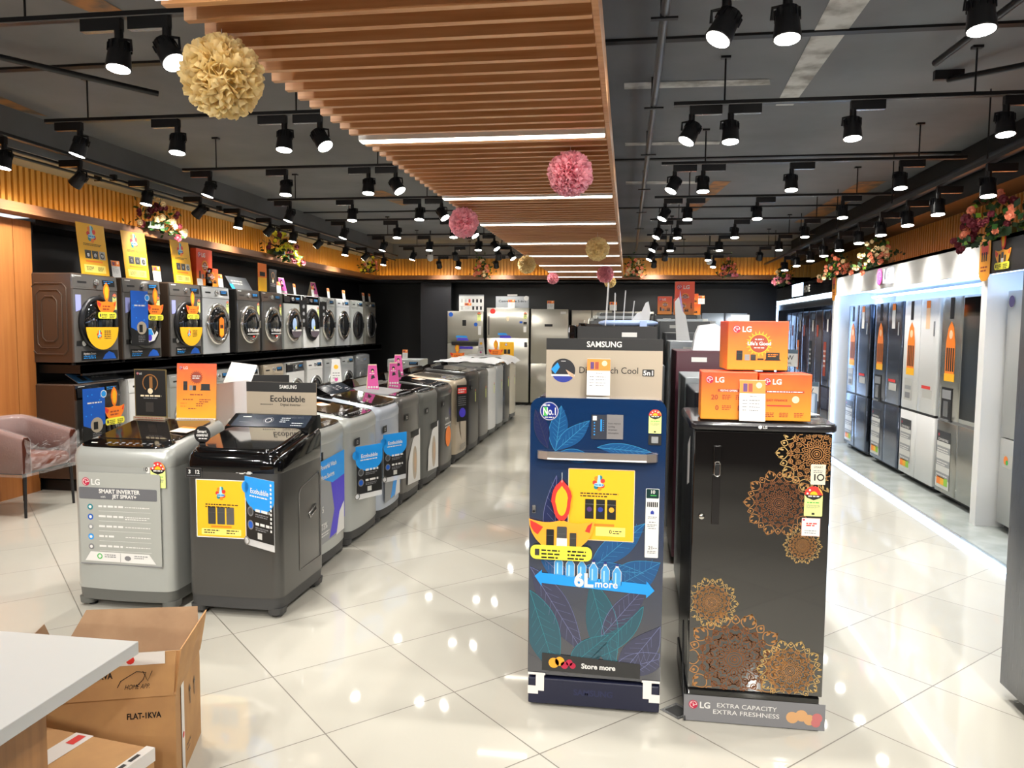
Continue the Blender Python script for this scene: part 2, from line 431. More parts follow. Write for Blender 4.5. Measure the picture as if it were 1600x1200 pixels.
slats('wall_right', 'y', 2.5, 15.7, 3.5, -1, 2.2, 2.84)
b = MB(); b.box(-5.45, -5.24, 0, 15.72, 2.55, 2.6, WOODT); b.box(-5.26, -5.24, 0, 15.55, 2.6, 2.635, WOODT); struct(b, 'trim_1')
b = MB(); b.box(-5.24, 3.1, 15.55, 15.75, 2.55, 2.6, WOODT); b.box(-5.24, 3.1, 15.55, 15.57, 2.6, 2.635, WOODT); struct(b, 'trim_2')
b = MB(); b.box(-5.3, -5.28, 1, 15.5, 2.6, 2.612, COVE); tag(b.build('cove_light'), 'warm light line lying behind the timber ledge of the left wall', 'light strip')
b = MB(); b.box(-5.2, 3.0, 15.6, 15.62, 2.6, 2.612, COVE); tag(b.build('cove_light'), 'warm light line lying behind the timber ledge of the back wall', 'light strip')
b = MB(); b.box(3.4, 3.42, 2.6, 14.8, 2.34, 2.352, M('fascia_fill_glow', 'ffffff', .4, em='ff9a4a', es=5)); tag(b.build('cove_light'), 'added warm fill light line on top of the fridge bays', 'light strip')  # glowing line added to brighten the timber fascia above the bays
b = MB(); b.box(-6, 6, 16.4, 16.5, 0, 3.3, BLK); b.box(-5.9, 3.5, 15.75, 16.4, 2.5, 2.53, BLK); struct(b, 'wall_back')
b = MB(); b.box(-4.36, -3.7, 15.9, 16.0, 0, 2.5, DKPANEL); struct(b, 'wall_back')
b = MB(); b.box(3.53, 3.63, -8, 16.4, 0, 3.3, BLK); struct(b, 'wall_right')
for nm, x in (('conduit_pipe', -4.82), ('conduit_pipe', -4.98)):
    b = MB(); b.tube([(x, 0, 2.95), (x, 8, 2.95), (x, 15.6, 2.95)], .014, BLKM)
    for k in range(8): b.box(x-.03, x+.03, 1+k*1.9, 1.03+k*1.9, 2.93, 2.99, BLKM)
    tag(b.build(nm), 'thin black conduit under the left soffit, %s' % ('on the room side' if x > -4.9 else 'on the wall side'), 'pipe')
b = MB(); b.tube([(.15, 1.5, 3.12), (.14, 8, 3.12), (.13, 15.6, 3.12)], .022, M('galvanised', '77797c', .3, .7))
for k, y in enumerate((3.9, 5.45, 6.9, 8.6, 10.3, 12)): b.box(.08, .21, y, y+.03, 3.09, 3.1, BLKM).box(.125, .155, y, y+.03, 3.1, 3.3, BLKM)
tag(b.build('conduit_pipe'), 'grey metal conduit running back beside the right edge of the slatted canopy', 'pipe')
b = MB(); b.tube([(3.02, 4, 3.06), (3.04, 9, 3.06), (3.06, 15.6, 3.06)], .05, M('duct_grey', '55585e', .5, .3), 12)
tag(b.build('duct_pipe'), 'thick dark grey pipe along the right wall above the round lamps', 'pipe')
b = MB(); b.tube([(3.44, 2.6, 2.86), (3.43, 15.6, 2.86)], .018, BLKM)
tag(b.build('conduit_pipe'), 'black conduit along the top of the right timber fascia', 'pipe')
for i, (a, c) in enumerate((((2.05, 5.55), (2.35, 5.0)), ((1.9, 4.1), (1.75, 4.95)), ((-4.2, 3.9), (-3.2, 4.95)))):
    b = MB(); b.tube([(*a, 3.24), (*c, 3.16)], .02, BLKM); b.box(a[0]-.09, a[0]+.09, a[1]-.02, a[1]+.02, 3.24, 3.3, BLKM)
    tag(b.build('support_rod'), ['black support rod slanting to the second right hand lamp track, nearer the right wall', 'short black support rod slanting over the second right hand lamp track', 'black support rod slanting to the second left hand lamp track'][i], 'rod')

# ================================================================== SLATTED CEILING CANOPY
cp = thing('slatted_canopy', 'long suspended canopy of timber slats hanging over the aisle', 'ceiling panel', (-.74, 0, 2.53))
LY = [2.08, 3.83, 5.6, 7.05, 8.68, 10.22, 11.8, 13.1, 14.5]
b = MB(); y = 1.2
while y < 14.6:
    if min(abs(y+.02-l) for l in LY) > .055: b.box(-.63, .615, y, y+.028, 0, .1, WOODP)
    y += .118
b.build('slats', cp)
b = MB(); b.box(-.62, .62, 1.1, 14.65, .1, .125, WOODD); b.build('backing_board', cp)
b = MB(); b.box(.616, .636, 1.1, 14.65, .01, .125, WOODP); b.build('side_board', cp)
b = MB()
for k in range(9): b.tube([(-.55, 1.5+k*1.6, .12), (-.55, 1.5+k*1.6, .77)], .006, BLKM, 6).tube([(.55, 1.5+k*1.6, .12), (.55, 1.5+k*1.6, .77)], .006, BLKM, 6)
b.build('hanger_rods', cp)
for i, l in enumerate(LY):
    t = thing('linear_lamp', 'white linear lamp across the slatted canopy, %s from the front' % ORD(i), 'lamp', (-.74, l, 2.53), 0, 'linear lamps in the slatted canopy')
    q = MB(); q.box(-.625, .612, -.03, .03, .0, .09, WHITEM); q.build('housing', t)
    q = MB(); q.box(-.62, .608, -.024, .024, -.006, 0, STRIP); q.build('diffuser', t)

# ================================================================== TRACKS AND TRACK LAMPS
def head(side, tx, ty, power='', fins=True, big=1.):
    """side: which way the driver box runs; tx, ty: lean of the barrel"""
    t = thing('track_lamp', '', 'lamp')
    q = MB(); q.box(*sorted((side*.0, side*.2)), -.018, .018, -.055, 0, BLKM); q.box(*sorted((side*.03, side*.198)), -.0165, .0165, -.0562, -.055, CHROMEM); q.build('driver_box', t)  # pale underside plate stands in for light reflected by the box
    q = MB(); q.lathe([(.02, -.1), (.02, -.05)], (side*.015, 0, 0), 'z', BLKM, 12)
    q.tube([(side*.015, 0, -.09), (side*.015-side*.06, 0, -.1), (side*.015-side*.062, 0, -.15)], .007, BLKM, 6); q.build('bracket', t)
    R = Matrix.Translation((side*.015, 0, -.15)) @ Matrix.Rotation(ty, 4, 'Y') @ Matrix.Rotation(tx, 4, 'X')
    q = MB(R)
    q.lathe([(.034*big, .05), (.046*big, .045), (.049*big, .0), (.056*big, -.075), (.057*big, -.08), (.05*big, -.08), (.047*big, -.07)], (0, 0, 0), 'z', BLKM, 20)
    if fins:
        for k in range(12):
            a = 2*PI*k/12; c, s_ = math.cos(a), math.sin(a)
            q.add([(c*.046, s_*.046, .045), (c*.054, s_*.054, .04), (c*.054, s_*.054, .0), (c*.048, s_*.048, 0)], [(0, 1, 2, 3)], BLKM)
    h = q.build('barrel', t)
    q = MB(R); q.lathe([(.05*big, -.078), (.05*big, -.082), (.03, -.086), (1e-7, -.088)], (0, 0, 0), 'z', LENS, 20); q.build('lens', h)
    L = bpy.data.lights.get('track_beam'+power)
    if not L:
        L = bpy.data.lights.new('track_beam'+power, 'SPOT'); L.energy = SPOT_W*{'': 1, '_low': .55, '_aimed': 1.35}[power]; L.spot_size = math.radians(95); L.spot_blend = .8
        L.shadow_soft_size = .045; L.color = (1, .955, .89)
    lo = bpy.data.objects.new('beam', L); COL.objects.link(lo); lo.parent = h
    lo.matrix_local = R @ Matrix.Translation((0, 0, -.1))
    return t
HP = {}
def lamp(kind, loc, label, group):
    P = {'R': (1, -.14, 0), 'Ro': (1, -.2, .45), 'L': (-1, -.14, 0), 'Lo': (-1, -.2, -.6), 'Lw': (-1, .0, .8, '_aimed'), 'Lx': (-1, -.12, .3, '_aimed'), 'Bx': (1, .75, .05, '_low'), 'Ld': (-1, -.14, .1), 'D': (1, -.14, .0, '_low'), 'F': (1, .85, .1, '_aimed'), 'G': (-1, .85, -.25, '_aimed'), 'B': (1, -.3, .1)}[kind]
    if kind not in HP:
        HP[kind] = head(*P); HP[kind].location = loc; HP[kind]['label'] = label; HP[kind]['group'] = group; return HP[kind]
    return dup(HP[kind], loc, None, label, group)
def track(x0, x1, y, z, label):
    t = thing('light_track', label, 'light track', (0, y, z), 0)
    q = MB(); q.box(x0, x1, -.017, .017, 0, .028, BLKM); q.box(x0, x1, -.019, -.017, .0, .006, CHROMEM); q.build('rail', t)
    q = MB()
    for x in (x0+.15*(x1-x0), x1-.15*(x1-x0)): q.tube([(x, 0, .028), (x, 0, .31)], .006, BLKM, 6).box(x-.03, x+.03, -.02, .02, .285, .3, BLKM).nx()
    q.build('hanger', t); return t
ZT = 3.0
RY = [3.35, 5.1, 6.9, 8.65, 10.4, 12.1, 13.8]; RLN = ['nearest', 'second nearest', 'third nearest', 'fourth nearest', 'fifth nearest', 'sixth nearest', 'farthest']
for i, y in enumerate(RY):
    track(.26, 2.35 if i == 1 else 2.72 if i else 1.75, y, ZT, 'black light track between slatted canopy and fridge bays, %s' % RLN[i])
    hx = [.36, .6, 1.33, 2.2][: 3 if i == 0 else 4]
    for j, x in enumerate(hx):
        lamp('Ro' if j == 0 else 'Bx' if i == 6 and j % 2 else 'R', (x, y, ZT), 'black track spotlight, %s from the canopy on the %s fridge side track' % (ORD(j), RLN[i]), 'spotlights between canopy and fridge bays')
LYS = [3.35, 5.0, 6.7, 8.4, 10.1, 11.8, 13.5]
for i, y in enumerate(LYS):
    track(-3.0 if i == 0 else -4.1, -1.9, y, ZT, 'black light track between slatted canopy and washer wall, %s' % RLN[i])
    hx = [-2.1, -2.34] if i == 0 else [-2.05, -2.3, -3.08, -3.82]
    for j, x in enumerate(hx):
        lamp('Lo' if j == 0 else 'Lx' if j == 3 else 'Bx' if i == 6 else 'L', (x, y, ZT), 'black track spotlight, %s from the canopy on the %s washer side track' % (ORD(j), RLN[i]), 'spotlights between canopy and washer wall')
t = thing('light_track', 'long black light track running along the washer wall', 'light track', (-4.6, 0, 2.97))
q = MB(); q.box(-.017, .017, 3.5, 15, 0, .028, BLKM); q.box(.017, .019, 3.5, 15, 0, .006, CHROMEM); q.build('rail', t)
q = MB(); [q.tube([(0, 4+2*k, .028), (0, 4+2*k, .34)], .006, BLKM, 6).nx() for k in range(6)]; q.build('hanger', t)
for i, (y, k) in enumerate(((5.2, 'Ld'), (6.0, 'Lw'), (6.92, 'Ld'), (7.85, 'Lw'), (8.69, 'Ld'), (9.5, 'Lw'), (10.2, 'Ld'), (11.1, 'Lw'), (12.2, 'Ld'), (13.2, 'Lw'), (14.2, 'Ld'))):
    lamp(k, (-4.6, y, 2.97), 'black spotlight on the long washer wall track, %s from the front, %s' % (ORD(i), 'turned to the wall' if k == 'Lw' else 'pointing down'), 'spotlights along the washer wall')
t = thing('light_track', 'long black light track running along the fridge bays', 'light track', (2.5, 0, 2.78))
q = MB(); q.box(-.017, .017, 3.5, 15, 0, .028, BLKM); q.build('rail', t)
q = MB(); [q.tube([(0, 4+2*k, .028), (0, 4+2*k, .52)], .006, BLKM, 6).nx() for k in range(6)]; q.build('hanger', t)
for i, y in enumerate((4.5, 5.25, 6.0, 6.9, 7.6, 8.35, 9.1, 9.9, 10.65, 11.4, 12.3, 13.2)):
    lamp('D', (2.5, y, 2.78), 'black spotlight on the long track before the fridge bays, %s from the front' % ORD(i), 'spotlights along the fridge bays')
track(-4.0, 1.9, 15.0, 2.97, 'black light track across the shop before the back fascia')
for i, x in enumerate((-3.75, -3.35, -2.6, -1.9, .45, 1.55)):
    lamp('Bx' if i % 2 == 0 else 'B', (x, 15.0, 2.97), 'small black spotlight in front of the back fascia, %s from the left' % ORD(i), 'spotlights before the back fascia')
for i, y in enumerate((1.7, .1, -1.6, -3.4)):  # tracks and lamps added out of view to light the display fronts
    n = ['over the desk end of the aisle', 'one row nearer the entrance than the desk', 'two rows nearer the entrance than the desk', 'nearest the entrance'][i]
    track(.26, 2.72, y, ZT, 'added black light track on the fridge side, %s' % n); track(-4.1, -1.9, y, ZT, 'added black light track on the washer side, %s' % n)
    for j, x in enumerate((-3.6, -2.3, .6, 1.6)): lamp('G' if x < 0 else 'F', (x, y, ZT), 'added fill spotlight %s, %s from the washer wall' % (n, ORD(j)), 'added fill spotlights over the shop front')
for i, (x, y) in enumerate(((-3.55, 13.6), (1.45, 14.6))):
    t = thing('dome_camera', 'small white dome camera hanging %s' % ('at the back left' if i == 0 else 'at the back right'), 'camera', (x, y, 3.0))
    q = MB(); q.tube([(0, 0, .3), (0, 0, -.16)], .012, BLKM); q.build('pole', t)
    q = MB(); q.lathe([(.05, -.13), (.055, -.16), (.055, -.2), (.04, -.235), (1e-7, -.25)], (0, 0, 0), 'z', WHITEM, 16); q.build('dome', t)

# ================================================================== PAPER POMPOMS
def pompom(loc, r, mat, label, ztop, seed):
    rnd = random.Random(seed)
    t = thing('paper_pompom', label, 'pompom', loc, 0, 'paper pompoms hanging from the canopy')
    q = MB(); q.ball((0, 0, 0), r*.66, mat, 10); n = 420; ga = PI*(3-5**.5)
    for i in range(n):
        z = 1-2*(i+.5)/n; rr = math.sqrt(1-z*z); a = ga*i
        d = Vector((rr*math.cos(a), rr*math.sin(a), z)); u = d.orthogonal().normalized()
        u.rotate(Matrix.Rotation(rnd.random()*6.28, 3, d)); v = d.cross(u)
        R = r*rnd.uniform(.93, 1.06); w = r*rnd.uniform(.13, .2); k = r*.05*rnd.choice((-1, 1)); base = d*r*.66
        tip = d*R+u*rnd.uniform(-.1, .1)*r
        pts = [base-v*w*.4, base+v*w*.4, d*r*.88+v*w*.9+u*k*2.2, tip+v*w*.45+u*k, tip+d*r*.02, tip-v*w*.45+u*k, d*r*.88-v*w*.9+u*k*2.2, d*r*.86-u*k*2]
        q.add([tuple(p) for p in pts], [(0, 1, 2, 7), (0, 7, 6), (7, 2, 3, 4), (7, 4, 5, 6)], mat, True)
    q.build('tissue_ball', t)
    q = MB(); q.tube([(0, 0, r*.7), (0, 0, ztop-loc[2])], .0012, WHITEM, 5); q.build('string', t)
pompom((-1.29, 2.34, 2.38), .125, POMY, 'large cream yellow paper pompom, nearest and highest in view', 2.53, 1)
pompom((-.313, 4.06, 2.391), .115, POMP, 'pink paper pompom under the right edge of the canopy, between second and third lamps', 2.53, 2)
pompom((-1.29, 5.97, 2.406), .115, POMP, 'pink paper pompom at the left edge of the canopy', 2.53, 3)
pompom((-.313, 7.67, 2.364), .115, POMY, 'cream yellow paper pompom midway under the right edge of the canopy', 2.53, 4)
pompom((-1.3, 9.85, 2.391), .115, POMY, 'cream yellow paper pompom at the far left edge of the canopy', 2.53, 5)
pompom((-.35, 11.54, 2.38), .125, POMP, 'small looking pink paper pompom above the far cream one on the right', 2.53, 6)
pompom((-1.29, 13.25, 2.428), .1, POMP, 'farthest pink paper pompom, at the left end of the canopy', 2.53, 7)
pompom((-.32, 13.35, 2.373), .1, POMY, 'farthest cream yellow paper pompom, at the right end of the canopy', 2.53, 8)

# ================================================================== FLOWER ARRANGEMENTS
def bouquet(loc, rz, s, cols, label, trail=0., seed=0, tri=False):
    rnd = random.Random(seed)
    t = thing('flower_arrangement', label, 'flowers', loc, rz)
    q = MB()
    for i in range(150):
        a = rnd.random()*6.28; e = rnd.random()**.6
        x = rnd.gauss(0, .085)*s; z = abs(rnd.gauss(.1, .08))*s; y = rnd.uniform(-.09, .07)*s
        if tri: x *= 1.0-.7*min(1, z/(.35*s)); z *= 1.3
        if trail and i % 4 == 0: x = trail*rnd.random()*.24*s; z = -rnd.random()*.06*s*(abs(x)/.3)
        d = Vector((rnd.gauss(0, .7)+x*3, -abs(rnd.gauss(0, .8)), rnd.gauss(.4, .8))).normalized(); w = d.orthogonal().normalized()*.018*s
        L = rnd.uniform(.035, .07)*s; c = Vector((x, y, z)); m = c+d*L*.5
        q.add([tuple(c), tuple(m+w), tuple(c+d*L), tuple(m-w)], [(0, 1, 2, 3)], rnd.choice((LEAFD, LEAFD, LEAF, LIME if rnd.random() < .3 else LEAF)))
    q.box(-.07*s, .07*s, -.05*s, .05*s, 0, .05*s, LEAFD); q.build('foliage', t)
    protos = []
    for i in range(34):
        x = rnd.uniform(-.18, .18)*s; z = rnd.uniform(.02, .3)*s
        z *= 1-.75*(abs(x)/(.2*s))**1.5
        if tri: x *= .75
        if trail and i % 6 == 0: x = trail*rnd.uniform(.12, .25)*s; z = -rnd.uniform(0, .08)*s
        cm = rnd.choice(cols)
        if len(protos) < 3:
            q = MB(); r = .021
            q.ball((0, 0, 0), r*.7, cm, 6)
            for k in range(8):
                a = 2*PI*k/8+len(protos); e = (.2 if k % 2 else .7)
                c = Vector((math.cos(a), -e, math.sin(a))).normalized(); u = Vector((-math.sin(a), 0, math.cos(a)))
                q.add([tuple(c*r*.4-u*r*.5), tuple(c*r*.4+u*r*.5), tuple(c*r*1.15+u*r*.45-Vector((0, r*.3, 0))), tuple(c*r*1.15-u*r*.45-Vector((0, r*.3, 0)))], [(0, 1, 2, 3)], cm, True)
            f = q.build('blossom', t); protos.append(f)
        else:
            f = rnd.choice(protos).copy(); COL.objects.link(f); f.parent = t
        f.location = (x, rnd.uniform(-.11, -.03)*s, z); k = rnd.uniform(.8, 1.35)*s; f.scale = (k, k, k)
CR = M('cream_petal', 'f2d9a8', .6); SAL = M('salmon_petal', 'f0916f', .6); ROS = M('rose_petal', 'd9506a', .6); WINE = M('wine_petal', '6e1f2c', .6); PNK = M('pink_petal', 'f08fa0', .6)
bouquet((-5.18, 7.85, 2.63), 65, 1.35, [SAL, CR, WINE], 'roses in salmon and wine on the left ledge, nearest of the left wall arrangements', 1, 1)
bouquet((-5.18, 10.85, 2.63), 65, 1.5, [CR, YELP, WINE], 'cream and yellow roses on the left ledge, middle arrangement trailing to the right', 1, 2)
bouquet((-5.1, 14.6, 2.63), 50, 1.3, [CR, SAL, YELP], 'lit cream roses on the left ledge, beside the back left corner', 0, 3, True)
bouquet((-2.95, 15.5, 2.6), 0, 1.2, [SAL, CR, SAL], 'triangular rose arrangement on the back ledge, left of the canopy', 0, 4, True)
bouquet((.1, 15.5, 2.6), 0, 1.2, [SAL, CR, SAL], 'triangular rose arrangement on the back ledge, just right of the canopy', 0, 5, True)
bouquet((1.9, 15.5, 2.6), 0, 1.15, [PNK, CR, SAL], 'triangular rose arrangement on the back ledge, third from the left', 0, 6, True)
bouquet((2.72, 14.2, 2.36), -60, 1.1, [PNK, ROS, CR], 'small pink rose arrangement above the far dark fridge bay', 0, 7)
bouquet((2.74, 10.75, 2.31), -50, 1.0, [PNK, SAL, CR], 'pink rose arrangement where the dark bay meets the white fridge bay', -1, 8)
bouquet((2.74, 9.1, 2.31), -50, 1.05, [PNK, ROS, CR, SAL], 'red and pink rose arrangement on the middle of the white fridge bay', -1, 9)
bouquet((2.72, 6.2, 2.29), -50, 1.25, [PNK, SAL, WINE], 'pink and wine rose arrangement above the nearest right hand bay', -1, 10)

# ================================================================== PRINTED DETAILS SHARED BY MANY THINGS
def star_label(q, u, v, w, h=None, stars=5, o=.0016):
    h = h or w*1.75; r = w/2; vc = v+h-r
    q.rrect(u, u+w, v, vc+r*.15, w*.05, YLAB, o)
    q.disc(u+r, vc, r, RED, o+.0002, 20, 0, PI); q.disc(u+r, vc, r*.97, M('ember_print', 'f3ab45', .5), o+.0003, 20, 0, PI*.35)
    q.disc(u+r, vc, r*.42, YEL, o+.0004, 16, 0, PI)
    for k in range(stars):
        a = PI*(.93-.86*k/4); q.disc(u+r+r*.7*math.cos(a), vc+r*.7*math.sin(a), r*.13, PAPER, o+.0006, 5)
    q.pp([(u, vc), (u+w, vc), (u+w*.86, vc-r*.35), (u+r, vc-r*.62), (u+w*.14, vc-r*.35)], INK, o+.0006)
    q.scrib(u+w*.2, u+w*.8, vc-r*.22, w*.07, PAPER, 1, o=o+.0009)
    q.scrib(u+w*.15, u+w*.85, vc-r*.95, w*.055, GREENP, 1, o=o+.0006); q.scrib(u+w*.12, u+w*.88, vc-r*1.2, w*.03, INKG, 4, 2, o=o+.0006)
    q.rect(u+w*.42, u+w*.58, v+w*.08, v+w*.2, INK, o+.0006)
def lg(q, u, v, h, tm, lm=None, o=.0016):
    """round emblem and the two letters; v = baseline, h = letter height"""
    r = h*.72; c = v+h/2
    q.disc(u+r, c, r, lm or LGRED, o, 22)
    q.ring(u+r, c, r*.68, r*.8, tm, o+.0004, 16, -.1, 1.5*PI); q.rect(u+r, u+r*1.75, c-r*.06, c+r*.06, tm, o+.0004)
    q.rect(u+r*.92, u+r*1.04, c-r*.3, c+r*.4, tm, o+.0004); q.rect(u+r*.92, u+r*1.25, c-r*.36, c-r*.25, tm, o+.0004); q.disc(u+r*.6, c+r*.3, r*.12, tm, o+.0004, 8)
    q.text('LG', u+2.35*r, v, h, tm, o, .025)
def festive(q, u, v, s, o=.002):
    """loose splash of colours around a pale blue ribbon: the festive mark of the yellow prints"""
    for k, m in enumerate((RED, TEAL, ORA, RED, TEAL, ORA, RED)):
        a = k*2*PI/7+.4; q.disc(u+math.cos(a)*s*.26, v+math.sin(a)*s*.36, s*.15, m, o, 7)
    q.pp([(u-s*.12, v-s*.1), (u+s*.12, v-s*.1), (u+s*.06, v+s*.5), (u-s*.05, v+s*.5)], M('ice_print', '9fd3df', .5), o+.0003)
    q.disc(u, v-s*.12, s*.32, M('ice_print', '9fd3df', .5), o+.0005, 12, rv=s*.13); q.scrib(u-s*.28, u+s*.3, v-s*.16, s*.07, BLUE, 1, o=o+.0008)
def machines(q, u0, u1, v, h, cols, o=.002):
    n = len(cols); w = (u1-u0)/n
    for i, m in enumerate(cols):
        q.rrect(u0+w*(i+.08), u0+w*(i+.92), v, v+h, h*.04, m, o); q.rect(u0+w*(i+.14), u0+w*(i+.86), v+h*.68, v+h*.69, CHROMEM, o+.0004)
def yellow_poster(w, h, label, loc, rz, wash=True, tilt=0., group=None):
    t = thing('yellow_poster', label, 'poster', loc, rz, group); t.rotation_euler.x = math.radians(-tilt)
    q = MB(); q.box(-w/2, w/2, 0, .003, 0, h, YEL); q.build('card', t)
    q = MB(); festive(q, 0, h*.8, w*.42); q.scrib(-w*.32, w*.32, h*.6, h*.012, INK, 2)
    if wash:
        for i in range(3):
            u = -w*.3+i*w*.25; q.rect(u-w*.0, u+w*.22, h*.32, h*.48, (GREYS, GREYS, GREYP2)[i]); q.disc(u+w*.11, h*.39, w*.075, (INK, INK, INK)[i], .0016, 14); q.disc(u+w*.11, h*.39, w*.05, CHROMEM, .002, 14)
    else: machines(q, -w*.28, w*.28, h*.32, h*.24, (DKGREY, DKGREY, DKGREY2))
    q.rrect(-w*.3, w*.3, h*.25, h*.285, h*.012, ORA); q.rrect(-w*.38, w*.38, h*.05, h*.2, h*.01, M('pale_yellow_print', 'f7e070', .5))
    q.scrib(-w*.3, -w*.05, h*.15, h*.013, INK, 3); q.scrib(w*.1, w*.3, h*.15, h*.013, INK, 3); q.build('print', t)
    return t
def diya(s, label, loc, rz, pics=False, group=None, cord=.0):
    """flame over a bowl over a lemon pill, cut from thin card; origin at the pill's bottom, s = bowl width"""
    t = thing('festive_tag', label, 'hanging tag', loc, rz, group)
    q = MB(); th = .003
    bowl = [(-s*.5, s*.62)]; bowl += [(-s*.5+s*.5*k/8, s*.62-s*.1*math.sin(PI*.5*k/8)+s*.1*(k/8)**2) for k in range(1, 9)]
    bowl += [(s*.5*k/8, s*.62-s*.1*math.sin(PI*.5*(1-k/8))+s*.1*(1-k/8)**2) for k in range(1, 9)]
    bowl += [(s*.5*math.cos(a), s*.62+s*.5*math.sin(a)) for a in [-(PI)*k/14 for k in range(1, 14)]]
    q.prism(bowl, 'y', 0, th, ORA if not pics else M('amber_print', 'f8a52c', .45))
    fl = [(s*.16*math.sin(2*PI*k/20)*(1 if math.cos(2*PI*k/20) < 0 else .85), s*.9-s*.3*math.cos(2*PI*k/20)*(1 if k not in (10,) else 1.15)) for k in range(20)]
    q.prism(fl, 'y', 0, th, RED if pics else ORA)
    q.build('bowl_and_flame', t)
    q = MB(); fl2 = [(x*.62, s*.9+(y-s*.9)*.72) for x, y in fl]; q.pp(fl2, YEL, .0012)
    q.pp([(-s*.48, s*.6), (-s*.38, s*.555), (-s*.28, s*.5), (-s*.36, s*.38), (-s*.42, s*.42), (-s*.47, s*.5)], RED, .0012); q.pp([(s*.47, s*.6), (s*.4, s*.55), (s*.36, s*.46), (s*.43, s*.44)], RED, .0012)
    if pics:
        machines(q, -s*.24, -s*.1, s*.17, s*.3, (INK,)); machines(q, -s*.08, s*.1, s*.16, s*.36, (GREYS,)); q.rect(-s*.07, s*.09, s*.16, s*.34, PAPER, .0026); machines(q, s*.12, s*.24, s*.17, s*.26, (DKGREY,))
    else:
        q.scrib(-s*.22, s*.2, s*.4, s*.045, REDD, 2)
    q.build('bowl_print', t)
    q = MB(); r = s*.09; q.prism([(p[0], p[1]) for p in [(-s*.47+r*(1-math.cos(a))*0+cx+r*math.cos(a), cz+r*math.sin(a)) for cx, cz, a0 in ((s*.94-r, s*.22-r, 0), (r, s*.22-r, .5*PI), (r, r, PI), (s*.94-r, r, 1.5*PI)) for a in [a0+.5*PI*k/4 for k in range(5)]]], 'y', -.004, -.001, YELP)
    q.scrib(-s*.3, -s*.02, s*.13, s*.025, INK, 3, o=.0055); q.scrib(s*.1, s*.38, s*.13, s*.025, INK, 3, o=.0055); q.rect(-s*.4, -s*.33, s*.06, s*.16, DKGREY, .0055); q.build('lemon_pill', t)
    if cord:
        q = MB(); q.tube([(0, 0, s*1.2), (0, .0, s*1.2+cord)], .0012, PAPER, 5); q.build('cord', t)
    return t
def price_card(loc, rz, label, w=.09, h=.17, group='price cards', pics=True):
    t = thing('price_card', label, 'price card', loc, rz, group)
    q = MB(); q.add([(-w/2, 0, 0), (w/2, 0, 0), (w/2, .02, h), (-w/2, .02, h), (-w/2, .003, 0), (w/2, .003, 0), (w/2, .023, h), (-w/2, .023, h)], [(0, 1, 2, 3), (4, 7, 6, 5), (0, 3, 7, 4), (1, 5, 6, 2), (3, 2, 6, 7), (0, 4, 5, 1)], PAPER)
    q.box(-w*.3, w*.3, 0.003, .05, 0, .004, PAPER); q.build('card', t)
    T = Matrix.Rotation(-math.atan2(.02, h), 4, 'X'); q = MB(T); q.rect(-w/2, w/2, h*.68, h, ORA, .001)
    q.rect(-w*.36, -w*.2, h*.72, h*.92, M('plum_print', '4f2f6a', .5), .0016); q.rect(-w*.16, 0, h*.72, h*.92, REDD, .0016); q.disc(w*.25, h*.88, w*.12, PEACH, .0016, 12)
    q.scrib(-w*.1, w*.15, h*.6, h*.02, INKG, 1); q.scrib(-w*.38, -w*.2, h*.5, h*.018, INKG, 4, 4.5); q.scrib(-w*.12, w*.3, h*.5, h*.018, INKG, 4, 4.5); q.build('print', t)
    return t
